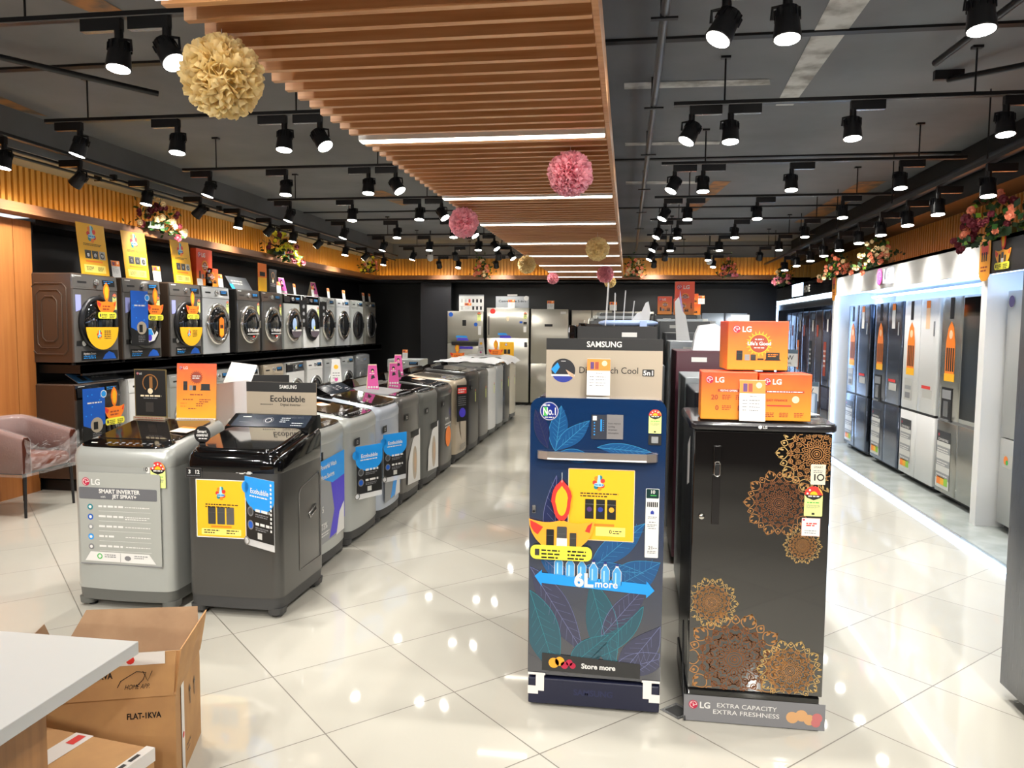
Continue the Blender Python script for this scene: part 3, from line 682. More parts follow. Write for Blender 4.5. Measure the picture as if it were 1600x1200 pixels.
def orange_box(w, d, h, label, loc, rz, kind):
    t = thing('promotional_carton', label, 'box', loc, rz)
    q = MB(); q.box(-w/2, w/2, 0, d, 0, h, ORG); q.build('carton', t, bevel=.003)
    q = MB(); lg(q, -w*.42, h*.78, h*.11, PAPER)
    if kind == 'seal':
        u, v, r = 0.02*w, h*.54, w*.14
        for k in range(20):
            a = 2*PI*k/20; q.pp([(u+r*1.25*math.cos(a-.07), v+r*1.25*math.sin(a-.07)), (u+r*1.25*math.cos(a+.07), v+r*1.25*math.sin(a+.07)), (u+r*1.6*math.cos(a), v+r*1.6*math.sin(a))], YEL, .0012)
        q.disc(u, v, r*1.2, YEL, .0014, 28); q.disc(u, v, r*1.08, REDD, .0018, 28)
        q.text("Life's Good", u, v-r*.18, r*.42, PAPER, .0026, .03, 'c'); q.scrib(u-r*.5, u+r*.5, v+r*.45, r*.14, PAPER, 1, o=.0026); q.scrib(u-r*.6, u+r*.6, v-r*.55, r*.12, PAPER, 1, o=.0026)
        b0 = h*.2; machines(q, -w*.36, -w*.24, b0, h*.2, (INK,)); machines(q, -w*.22, -w*.02, b0, h*.12, (GREYP, DKGREY)); q.rect(w*.0, w*.1, b0+.01*h, b0+h*.04, INK, .002)
        q.rect(w*.14, w*.36, b0+h*.03, b0+h*.16, INK, .002); q.pp([(w*.11, b0), (w*.39, b0), (w*.36, b0+h*.03), (w*.14, b0+h*.03)], INK, .002); q.scrib(w*.17, w*.33, b0+h*.11, h*.02, ORA, 2, 1.8, o=.0026)
    elif kind == 'offers':
        q.rect(-w*.2, w*.42, h*.585, h*.64, REDD); q.text('FESTIVE OFFERS', -w*.16, h*.593, h*.035, PAPER, .002, .02)
        q.text('20', -w*.32, h*.42, h*.1, REDD, .002, .02); q.text('0', -w*.24, h*.2, h*.1, REDD, .002, .02); q.text('1', w*.14, h*.2, h*.1, REDD, .002, .02)
        for (a, c) in ((-w*.12, h*.5), (w*.12, h*.5), (-w*.12, h*.28), (w*.2, h*.28)): q.scrib(a, a+w*.16, c, h*.018, REDD, 3, 2)
    else:
        q.rect(-w*.38, w*.36, h*.6, h*.645, REDD); q.scrib(-w*.34, w*.32, h*.612, h*.02, PAPER, 1, o=.0024)
        q.text('EASY FINANCE', -w*.35, h*.42, h*.045, REDD, .002, .02); q.rect(-w*.34, w*.12, h*.31, h*.34, RED); q.disc(w*.2, h*.46, w*.07, PEACH, .002, 14)
        for k in range(3): q.scrib(-w*.38+k*w*.28, -w*.2+k*w*.28, h*.16, h*.018, REDD, 3, 2)
    q.build('print', t)
    return t

# ================================================================== TOP LOADING WASHERS
def top_loader(label, loc, rz, w=.56, d=.6, h=.92, rise=.09, body=SILV, lid=GLBRN, skirt=SKIRT, bow=.025, console='front', crown=None, group=None, simple=False):
    t = thing('washing_machine', label, 'washing machine', loc, rz, group)
    crown = crown or body; hb = h+rise; r = .05
    q = MB(); q.loft(w, d, r, [(0, .115, .115), (0, h-.1, h-.1)], body, bow, cap1=False)
    q.build('cabinet', t)
    q = MB(); q.loft(w, d, r, [(0, h-.1, h-.1), (-.002, h-.095, h-.09), (-.002, h-.05, hb-.05), (.006, h-.02, hb-.02), (.022, h, hb), (.05, h+.004, hb+.002)], crown, bow, cap0=False)
    q.build('top_cover', t)
    sl = rise/d
    T = Matrix.Translation((0, 0, h+.004)) @ Matrix(((1, 0, 0, 0), (0, 1, 0, 0), (0, sl, 1, 0), (0, 0, 0, 1)))
    q = MB(T)
    if console == 'front':
        q.loft(w-.09, d-.2, .05, [(0, -.006, -.006), (0, .006, .006), (.006, .009, .009)], lid, 0, y0=.13); q.build('lid', t)
        q = MB(T); q.loft(w-.07, .115, .04, [(0, -.004, -.004), (.0, .003, .003), (.004, .005, .005)], GLBLK, bow*.8, y0=.018); c = q.build('control_panel', t)
        if not simple:
            q = MB(T)
            for k in range(7):
                u = -w*.2+k*w*.07; q.box(u, u+.02, .055, .07, .005, .0062, INKG)
                q.box(u, u+.016, .04, .0415, .005, .0056, PAPER)
            q.box(-w*.36, -w*.3, .05, .06, .005, .0056, PAPER); q.box(w*.3, w*.34, .05, .065, .005, .0065, CHROMEM); q.build('buttons', c)
    else:
        q.loft(w-.07, d-.2, .05, [(0, -.006, -.006), (0, .012, .012), (.012, .02, .02)], lid, bow*.5, y0=.015); q.build('lid', t)
        q = MB(); z0 = h+sl*(d-.18); prof = [(d-.2, z0-.01), (d-.19, z0+.02), (d-.06, z0+.085), (d-.02, z0+.085), (d-.0, z0+.0)]
        q.prism(prof, 'x', -w/2+.01, w/2-.01, crown if crown is not body else GLBLK); c = q.build('control_panel', t, bevel=.008)
        a = math.atan2(.065, .13); Tp = Matrix.Translation((0, d-.19, z0+.02)) @ Matrix.Rotation(-(PI/2-a), 4, 'X')
        q = MB(Tp); q.rrect(-w*.43, w*.43, .008, .137, .012, M('midnight_panel', '232c3a', .12, 0, .5), .0012)
        q.ring(-.02, .075, .018, .021, PAPER, .002); q.ring(-.02, .075, .03, .032, INKG, .002); q.rect(-w*.36, -w*.26, .105, .112, PAPER, .002)
        q.scrib(-w*.36, -w*.2, .05, .004, INKG, 1, o=.002); q.scrib(w*.1, w*.2, .1, .005, PAPER, 3, 4, o=.002); q.scrib(w*.25, w*.38, .05, .004, PAPER, 2, 6, o=.002); q.build('panel_print', c)
    q = MB(); q.loft(w-.006, d-.006, r, [(.004, .05, .05), (0, .115, .115)], skirt, bow, y0=.003)
    for sx in (-1, 1):
        for y in (.0, d-.1): q.loft(.09, .1, .03, [(.004, .018, .018), (0, .055, .055)], skirt, 0, x0=sx*(w/2-.048), y0=y+.003)
    q.build('base_skirt', t)
    for sx in (-1, 1):
        for y in (.06, d-.06):
            q = MB(); q.lathe([(.024, 0), (.024, .012), (.01, .02)], (sx*(w/2-.06), y, 0), 'z', BLK, 12); q.build('foot', t)
    return t
def on_front(t, q, name, bow=.0):
    return q.build(name, t)
def side_panel(t, w, d, h, m):
    q = MB(Matrix.Translation((w/2, 0, 0)) @ Matrix.Rotation(PI/2, 4, 'Z'))
    pts = [(d*.4, .2), (d*.4, h-.28), (d*.44, h-.25), (d*.86, h-.2), (d*.9, h-.23), (d*.9, .2)]
    P = [Vector((a, -.001, c)) for a, c in pts]; q.tube([tuple(p) for p in P]+[tuple(P[0])], .004, m, 6)
    q.tube([(d*.62, -.003, h-.42), (d*.78, -.003, h-.39), (d*.79, -.003, h-.42), (d*.64, -.003, h-.45), (d*.62, -.003, h-.42)], .006, CHROMEM, 6)
    q.build('embossed_side', t)

# --- the two nearest washers
w1 = top_loader('silver top loading washer with smart inverter poster and grey base, nearest the armchair', (-2.755, 3.83, 0), 0, .6, .6, .91, .1, SILV, GLBRN, SKIRT, .02)
q = MB(); O = .021
q.rrect(-.245, .245, .26, .775, .01, M('translucent_film_print', 'a3a59f', .25), O-.002+.001)
lg(q, -.225, .705, .032, PAPER, o=O)
q.rrect(-.245, .225, .625, .69, .008, M('slate_print', '66676b', .35), O)
q.text('SMART INVERTER', 0.0, .660, .022, PAPER, O+.0006, .03, 'c'); q.text('with', -.1, .634, .012, PAPER, O+.0006, .0, 'c'); q.text('JET SPRAY+', .03, .634, .02, PAPER, O+.0006, .03, 'c')
for k, m in enumerate((TEAL, BLUE, GREYP, LBLUE, INKG)):
    v = .58-k*.056; q.disc(-.18, v, .017, m, O, 12); q.disc(-.18, v, .009, PAPER, O+.0004, 10)
    q.scrib(-.13, .02 if k != 3 else -.04, v, .011, PAPER, 1, o=O); q.scrib(.03, .18, v+.002, .005, PAPER, 1 if k != 1 else 2, o=O); q.rect(-.13, .185, v-.022, v-.0205, PAPER, O)
q.pp([(-.22, .275), (.21, .272), (.17, .325), (-.185, .328)], PAPER, O); q.rect(-.005, -.003, .275, .325, INKG, O+.0005)
q.ring(-.13, .303, .01, .016, GREENP, O+.0005); q.scrib(-.1, -.03, .31, .005, INKG, 2, o=O+.0005); q.disc(.04, .298, .02, INKG, O+.0005, 9, rv=.014); q.scrib(.08, .16, .31, .005, INKG, 2, o=O+.0005)
q.rect(-.245, .245, .256, .262, INKG, O)
q.build('front_poster', w1)
q = MB(); q.rect(.13, .18, .78, .84, PAPER, .014); q.text('10', .155, .79, .022, INK, .015, .02, 'c'); q.scrib(.137, .173, .825, .004, INKG, 2, o=.015)
q.nx(); star_label(q, .185, .7, .088, .145, o=.0125); q.build('rating_label', w1)

w2 = top_loader('graphite top loading washer with gloss black top and yellow offer print', (-2.1, 3.83, 0), 0, .545, .6, .9, .1, DKGREY, GLBLK, SKIRTD, .012, 'back', GLBLK)
side_panel(w2, .545, .6, .92, DKGREY2)
q = MB(); u = -.15; q.rrect(-.205, .085, .44, .76, .004, PAPER, .0125); q.rect(-.2, .08, .445, .755, YEL, .013)
festive(q, -.06, .685, .075, .0136); q.scrib(-.15, .04, .62, .006, INK, 2, o=.0136); machines(q, -.14, .02, .515, .095, (DKGREY, GREYS, DKGREY2), .0136)
q.rrect(-.12, .0, .497, .508, .004, ORA, .0136); q.rrect(-.175, .055, .455, .49, .005, M('pale_yellow_print', 'f7e070', .5), .0136); q.scrib(-.16, -.07, .478, .006, INK, 2, o=.0142); q.scrib(-.03, .04, .478, .006, INK, 2, o=.0142)
q.build('offer_print', w2)
q = MB(); q.rect(-.262, -.17, .765, .82, CHROMEM, .012); q.rect(-.26, -.172, .767, .818, INK, .0125); q.text('3', -.24, .788, .02, PAPER, .0131, .03, 'c'); q.text('12', -.195, .788, .02, PAPER, .0131, .03, 'c'); q.scrib(-.252, -.18, .775, .004, INKG, 1, o=.0131)
q.nx(); q.rrect(.05, .075, .795, .81, .003, PAPER, .0125); q.rrect(.09, .115, .795, .81, .003, PAPER, .0125); q.scrib(.03, .125, .8, .005, PAPER, 1, o=.0125); q.build('warranty_sticker', w2)
def eco_flag(loc, rz, s, label, group=None, dark=True):
    t = thing('feature_flag', label, 'sign', loc, rz, group)
    q = MB(); th = .003
    q.box(0, s, 0, th, 0, s*1.55, ACRY); q.build('clear_panel', t)
    q = MB(); q.rect(.0, s, s*.15, s*1.05, INK, .001)
    q.pp([(s*.5+s*.53*math.cos(a), s*1.15+s*.35*math.sin(a)) for a in [PI+PI*k/16 for k in range(17)]]+[(s*1.03, s*1.55), (-.03*s, s*1.55)], LBLUE, .0016)
    q.disc(-.02*s, s*1.3, s*.13, LBLUE, .0016, 16)
    q.text('Ecobubble', s*.5, s*1.2, s*.11, PAPER, .0024, .02, 'c'); q.scrib(s*.15, s*.8, s*1.12, s*.03, PAPER, 1, o=.0024)
    for k in range(2):
        v = s*(.78-.3*k); q.disc(s*.17, v, s*.11, INKG, .002, 16); q.disc(s*.17, v, s*.08, BLUE if k else GREYS, .0024, 16); q.scrib(s*.35, s*.85, v+s*.02, s*.06, PAPER, 1, o=.002); q.scrib(s*.35, s*.8, v-s*.05, s*.025, INKG, 2, 1.8, o=.002)
    q.rect(s*.42, s*.58, s*.2, s*.34, M('pale_code_block', 'bdbdb8', .5), .002)
    q.build('flag_print', t)
    q = MB(); q.disc(.02*s, s*.1, s*.1, ACRY, .002, 14); q.ring(.02*s, s*.1, s*.07, s*.1, CHROMEM, .003, 14); q.build('hinge_button', t)
    return t
f = eco_flag((-2.0, 3.79, .42), -28, .24, 'blue and black hinged feature flag on the graphite washer front')
q = MB(); [q.rect(.212, .226, .1+k*.022, .113+k*.022, PAPER, .003) for k in range(12)]; q.build('tear_strip', f)
t = thing('smart_control_sign', 'small round black smart control sign standing on the black washer lid', 'sign', (-2.31, 3.9, .9), 0)
q = MB(); q.prism([(.048*math.cos(2*PI*k/24), .09+.048*math.sin(2*PI*k/24)) for k in range(24)], 'y', 0, .004, BLK); q.box(-.018, .018, -.0, .004, 0, .05, BLK); q.box(-.025, .025, -.01, .03, 0, .004, BLK); q.build('disc', t)
q = MB(); q.text('Smart', 0, .1, .016, PAPER, .001, .03, 'c'); q.text('control', 0, .08, .016, PAPER, .001, .03, 'c'); q.scrib(-.02, .03, .065, .005, PAPER, 1); q.build('lettering', t)
def flat_card(loc, rz, label, w=.13, d=.1, tilt=9):
    t = thing('price_sheet', label, 'price card', loc, rz); t.rotation_euler.x = math.radians(tilt)
    q = MB(); q.box(-w/2, w/2, 0, d, 0, .002, M('blush_paper', 'f4dcc8', .5)); q.box(-w/2, w/2, d*.75, d, .002, .0025, ORA); q.build('sheet', t)
    return t
flat_card((-2.0, 4.03, .952), -12, 'orange and white price sheet lying on the black washer lid')
flat_card((-2.56, 4.07, .972), -15, 'orange and white price sheet lying on the silver washer lid')
# black award board and orange board on the silver washer
t = thing('award_board', 'black award board with gold laurel standing on the silver washer', 'sign', (-2.92, 4.36, 1.005), -3)
q = MB(); q.box(-.112, .112, 0, .005, 0, .31, M('gold_edge', '8a7a50', .4, .5)); q.box(-.112, .112, -.02, .03, -.02, .012, CHAMP); q.build('board', t)
q = MB(); q.rect(-.106, .106, .02, .304, INK); lg(q, -.095, .277, .011, PAPER)
q.ring(0, .225, .048, .055, GOLD, .002, 20, -.9, PI+.9); q.text('1', 0, .2, .06, GOLD, .002, .08, 'c'); q.disc(0, .175, .018, CREAM, .003, 16)
q.scrib(-.07, .075, .14, .01, CREAM, 1); q.scrib(-.05, .05, .128, .005, INKG, 1); q.rect(-.035, .02, .045, .105, DKGREY, .002); q.nx(); q.rect(-.11, .11, .002, .018, CHAMP, .021); q.scrib(-.1, .1, .007, .005, REDD, 1, o=.0216); q.build('print', t)
t = thing('orange_board', 'orange and yellow promotional board with sun seal standing on the silver washer', 'sign', (-2.62, 4.36, 1.005), 5); t.rotation_euler.x = math.radians(-4)
q = MB(); q.box(-.125, .125, 0, .005, 0, .35, gradient('orange_gold_print_tall', 'f3b01e', 'f0552b', .0, .35)); q.box(-.125, .125, -.012, .03, -.02, .006, CHAMP); q.build('board', t)
q = MB(); lg(q, -.11, .315, .016, PAPER)
q.disc(0, .265, .034, REDD, .002, 22); [q.pp([(.036*math.cos(a-.09), .265+.036*math.sin(a-.09)), (.036*math.cos(a+.09), .265+.036*math.sin(a+.09)), (.043*math.cos(a), .265+.043*math.sin(a))], REDD, .002) for a in [2*PI*k/20 for k in range(20)]]
q.scrib(-.025, .025, .27, .006, PAPER, 2, o=.0026); machines(q, -.085, -.055, .185, .055, (INK,)); machines(q, -.045, .0, .185, .03, (GREYP, INK)); q.rect(.03, .085, .19, .225, INK, .002); q.rect(.025, .09, .185, .19, INK, .002)
q.scrib(-.04, .04, .155, .007, REDD, 1); q.scrib(-.085, -.02, .125, .006, REDD, 1); q.scrib(.02, .09, .125, .006, REDD, 2); q.scrib(-.1, -.06, .1, .008, ORA, 2); q.scrib(.0, .05, .1, .006, REDD, 2); q.scrib(-.05, .0, .07, .005, REDD, 1); q.rect(-.125, .125, .0, .014, PAPER, .0022); q.scrib(-.11, .11, .005, .004, REDD, 1, o=.003); q.build('print', t)
# Ecobubble board on the black washer
t = thing('feature_board', 'champagne lettered board with black header behind the gloss black washer top', 'sign', (-2.1, 4.44, .97), 1)
q = MB(); q.box(-.225, .225, 0, .006, 0, .275, CHAMP); q.build('board', t)
q = MB(); q.rect(-.225, .225, .215, .275, INK); q.text('SAMSUNG', .045, .236, .022, PAPER, .002, .018, 'c', w=.11)
q.text('Ecobubble', .04, .155, .038, INK, .002, .012, 'c'); q.scrib(-.135, -.055, .135, .005, INK, 1); q.text('Digital Inverter', .06, .13, .015, INK, .002, .0, 'c'); q.scrib(-.1, .13, .06, .009, INK, 1); q.rect(.165, .2, .04, .065, GREYP, .002); q.build('print', t)
# white brochure bin behind
t = thing('brochure_bin', 'white curved brochure bin standing behind the silver washer', 'display stand', (-2.56, 4.62, .93), 8)
q = MB(); q.prism([(-.19, 0), (.17, 0), (.17, .28), (.14, .31), (-.14, .27), (-.19, .22)], 'y', 0, .006, WHITE); q.add([(-.02, .0, .29), (.15, .0, .27), (.17, .1, .4), (.0, .1, .42)], [(0, 1, 2, 3)], PAPER); q.box(-.19, .17, .006, .16, 0, .01, WHITE); q.box(-.19, -.184, 0, .16, 0, .2, WHITE); q.box(.164, .17, 0, .16, 0, .28, WHITE); q.build('shell', t)
q = MB(); q.rrect(-.19, -.1, .1, .26, .01, DKGREY); q.text('LG', -.12, .21, .022, PAPER, .002, 0, 'c'); q.text('WASHER', -.105, .15, .022, PAPER, .002, 0, 'r'); q.build('print', t)

# --- the row facing the aisle
def wave_art(q, w, h, o, base, hue):
    q.rrect(-w*.36, w*.36, h*.2, h*.78, .01, base, o)
    q.pp([(-w*.05, h*.62), (w*.36, h*.7), (w*.36, h*.3), (w*.12, h*.22), (-w*.1, h*.21), (w*.05, h*.4)], hue, o+.0005)
    q.pp([(w*.1, h*.2), (w*.34, h*.21), (w*.34, h*.42), (w*.2, h*.36)], PAPER, o+.001)
row = [ # y centre, w, h, rise, body, lid, style
 (4.8, .6, .93, .07, SILV, GLBRN, 'savings'), (5.49, .62, .93, .09, SILV, GLBRN, 'eco'), (6.12, .58, .94, .11, M('pale_blue_enamel', 'b4bcc8', .3, .3, .3), GLBRN, 'eco2'),
 (6.75, .6, .97, .05, DKGREY2, GREYP, 'hand'), (7.45, .62, .95, .05, SKIRT, GLBRN, 'hand2'), (8.13, .6, .95, .08, DKGREY, GLBLK, 'round'), (8.9, .66, .97, .06, M('beige_enamel', 'b7a993', .35, .2, .3), M('smoked_beige', '6e675c', .1, 0, .5), 'redflag'),
 (9.65, .7, 1.02, .05, M('bronze_black_enamel', '1c1816', .3, .0, .25), GLBLK, 'plain'), (10.38, .64, 1.0, .05, DKGREY2, GLBLK, 'plain'), (11.05, .6, 1.0, .04, WHT, GREYP2, 'plain'), (11.72, .6, 1.0, .04, SILV2, GREYP2, 'plain'), (12.4, .62, 1.0, .05, DKGREY, GREYP, 'plain'), (13.1, .62, .98, .04, M('ivory_enamel', 'd8d0bb', .35, .1, .3), GREYP2, 'plain')]
RL = ['silver washer with blue and violet savings print, first in the aisle row', 'silver washer with wide blue and black flag, second in the aisle row', 'pale blue silver washer with curved lid and blue black flag, third in the aisle row', 'grey washer with white print panel, fourth in the aisle row',
 'steel grey washer with raised pale print, fifth in the aisle row', 'dark grey washer with orange round print, sixth in the aisle row', 'beige washer with tall black and red flag, seventh in the aisle row', 'large dark bronze washer with yellow label, eighth in the aisle row',
 'mid grey washer beyond the large bronze one, ninth in the aisle row', 'white washer in the far half of the aisle row', 'light silver washer just past the white one in the aisle row', 'dark grey washer second from the far end of the aisle row', 'ivory washer at the far end of the aisle row under a plastic sheet']
XF = -1.95
for i, (y, w, h, rise, body, lid, st) in enumerate(row):
    t = top_loader(RL[i], (XF, y, 0), 90, w, .58, h, rise, body, lid, SKIRTD if i < 9 else SKIRT, .03, 'back' if i in (2,) else 'front', None, 'top loading washers facing the aisle', simple=i > 5)
    q = MB(); o = .031
    if st == 'savings':
        wave_art(q, w, h, o, GREYP, PURP); q.pp([(-w*.36, h*.78), (w*.36, h*.8), (w*.36, h*.62), (w*.0, h*.6), (-w*.3, h*.66)], LBLUE, o+.0008); q.text('Powerful Wash', -w*.33, h*.72, .03, PAPER, o+.0016, .02); q.text('More Savings', -w*.33, h*.65, .03, PAPER, o+.0016, .02); q.text('73%', -w*.32, h*.3, .04, PAPER, o+.0016, .02); q.scrib(-w*.32, -w*.1, h*.27, .008, PAPER, 2, o=o+.0016); q.text('5', -w*.3, h*.42, .04, PAPER, o+.0016, .02)
    elif st in ('eco', 'eco2'): 
        if st == 'eco2': wave_art(q, w, h*.85, o, GREYP, LBLUE)
    elif st in ('hand', 'hand2'):
        q.pp([(-w*.3, h*.18), (w*.38, h*.15), (w*.38, h*.66), (-w*.02, h*.58), (-w*.26, h*.4)], PAPER, o); q.disc(w*.08, h*.35, w*.13, CHAMP, o+.0006, 20, rv=w*.26); q.disc(w*.1, h*.35, w*.06, M('skin_tone_print', 'c9a98a', .5), o+.001, 14, rv=w*.16); q.rrect(-w*.12, w*.3, h*.6, h*.66, .006, INK, o+.001)
        q.rect(-w*.36, w*.3, h*.12, h*.125, INKG, o)
    elif st == 'round':
        q.disc(0, h*.42, w*.2, ORA, o, 22, rv=h*.12); q.text('Hygiene', -w*.24, h*.62, .03, PAPER, o+.0006, .02); q.scrib(-w*.25, w*.2, h*.56, .015, PAPER, 2, o=o)
    elif st == 'redflag':
        q.disc(0, h*.45, w*.24, CHAMP, o, 20, rv=h*.2); q.scrib(-w*.28, w*.2, h*.2, .008, INKG, 4, o=o)
    elif body is not None: star_label(q, -w*.05, h*.62, .05, .16, o=o)
    if i < 8:
        q.nx(); q.rrect(-w*.4, -w*.22, h*.78, h*.84, .003, INK, .024); q.text('12', -w*.31, h*.795, .025, PAPER, .0246, .02, 'c')
    if q.v: q.build('front_print', t)
    if st in ('eco', 'eco2'): eco_flag((XF+.04, y-.26, .34), 62, .25, 'blue and black feature flag standing out from the %s washer of the aisle row' % ('second' if st == 'eco' else 'third'), 'feature flags on the aisle row')
    if st == 'redflag':
        g = thing('feature_flag', 'tall black flag with red heading on the beige washer of the aisle row', 'sign', (XF+.03, y-.33, .5), 60); k = MB(); k.box(0, .17, 0, .003, 0, .42, BLK); k.build('panel', g)
        k = MB(); k.rect(.01, .16, .32, .39, RED); k.scrib(.02, .15, .36, .012, PAPER, 2, o=.002); k.scrib(.02, .15, .28, .008, INKG, 5, 3); k.disc(.09, .1, .055, PURP, .0016, 16); k.build('print', g)
# lid clutter
for i, (x, y, z, n) in enumerate(((-2.2, 4.86, .985, 'first'), (-2.25, 5.5, .99, 'second'), (-2.12, 6.0, .99, 'third'), (-2.2, 8.1, 1.01, 'sixth'))):
    flat_card((x, y, z), 72, 'price sheet lying on the lid of the %s washer of the aisle row' % n, tilt=8)
def tent(loc, rz, label, pink=True, w=.11, h=.24):
    t = thing('tent_card', label, 'sign', loc, rz)
    q = MB(); q.add([(-w/2, 0, 0), (w/2, 0, 0), (w*.35, .05, h), (-w*.35, .05, h), (-w/2, .1, 0), (w/2, .1, 0)], [(0, 1, 2, 3), (5, 4, 3, 2), (0, 3, 4), (1, 5, 2)], CREAM if pink else PAPER); q.build('card', t)
    q = MB(Matrix.Rotation(-math.atan2(.05, h), 4, 'X'))
    H = h*.98
    q.pp([(-w*.49, .003), (w*.49, .003), (w*.35, H), (-w*.35, H)], PINK if pink else PAPER, .0012)
    if pink:
        q.disc(0, H*.8, w*.14, INK, .002, 12); q.disc(0, H*.76, w*.08, PEACH, .0026, 12); q.pp([(-w*.15, H*.45), (w*.2, H*.5), (w*.1, H*.62), (-w*.1, H*.6)], INK, .002); q.scrib(-w*.25, w*.2, H*.66, h*.03, PAPER, 1)
        for k in range(4): q.disc(-w*.33+k*w*.22, H*.14, w*.09, PAPER, .002, 12)
    else: q.disc(0, H*.72, w*.2, YEL, .002, 12); q.scrib(-w*.3, w*.3, H*.45, .008, INKG, 3, 3); q.disc(.0, H*.2, w*.15, PINK, .002, 10)
    q.build('print', t); return t
tent((-2.3, 6.75, 1.0), 25, 'pink tent card on the fourth washer of the aisle row')
tent((-2.35, 7.55, .98), 25, 'pink tent card on the fifth washer of the aisle row')
tent((-2.62, 8.6, 1.02), 25, 'farther pink tent card half hidden behind the sixth aisle washer')
tent((-2.75, 7.0, 1.03), 25, 'white tent card with yellow figure between the two washer rows', False)
tent((-2.5, 13.0, 1.09), 0, 'white tent card on the sheeted far washers before the steel fridges', False, .12, .3)
# back-to-back row facing left: dark lids and maroon panels show over the first row
BL = ['', '', '', '', '', '', '', '']
for i in range(8):
    y = 5.35+i*.98
    body = [DKGREY, DKGREY2, DKGREY, SILV, MAROON, WHT, MAROON, SILV2][i]
    t = top_loader('top loading washer of the hidden inner row, %s from the front, %s' % (ORD(i), ['graphite', 'inox grey', 'graphite and gloss black', 'silver', 'maroon', 'white', 'maroon with pale lid', 'light silver'][i]), (-3.14, y, 0), -90, .6, .56, .94, .09, body, [GLBLK, GLBRN, GLBLK, GLBRN, GLBRN, GREYP, GREYP2, GREYP][i], SKIRTD, .02, 'back', MAROON if i in (4, 6) else GLBLK if i < 3 else body, 'washers of the inner row', True)
t = thing('feature_board', 'dark lettered board standing on the inner washer row', 'sign', (-2.64, 5.25, 1.03), 20)
q = MB(); q.box(-.2, .2, 0, .006, 0, .2, BLK); q.build('board', t); q = MB(); q.text('DIGITAL INVERTER', 0, .08, .028, GREYP2, .001, .02, 'c'); q.scrib(-.15, .15, .05, .01, INKG, 1); q.build('print', t)
# draped plastic sheets on the far washers
for i, (y0, y1, z, lab) in enumerate(((10.7, 12.1, 1.075, 'crumpled clear plastic sheet over the white and silver far washers'), (12.15, 13.5, 1.075, 'crumpled clear plastic sheet hanging over the ivory far washer'))):
    t = thing('plastic_sheet', lab, 'plastic sheet', (0, 0, 0)); q = MB(); nx, ny = 12, 14; rnd = random.Random(i+3); vs = []
    for a in range(nx+1):
        for c in range(ny+1):
            x = -2.75+.86*a/nx; yy = y0+(y1-y0)*c/ny; zz = z+rnd.uniform(.0, .028)
            if a >= nx-1: zz -= .06*(a-nx+2)*(1 if i else .3)*rnd.uniform(.5, 1.1)
            if c in (0, ny): zz -= .0
            vs.append((x+rnd.uniform(-.015, .015), yy+rnd.uniform(-.015, .015), zz))
    q.add(vs, [(a*(ny+1)+c, (a+1)*(ny+1)+c, (a+1)*(ny+1)+c+1, a*(ny+1)+c+1) for a in range(nx) for c in range(ny)], CLOTH, True); q.build('sheet', t)

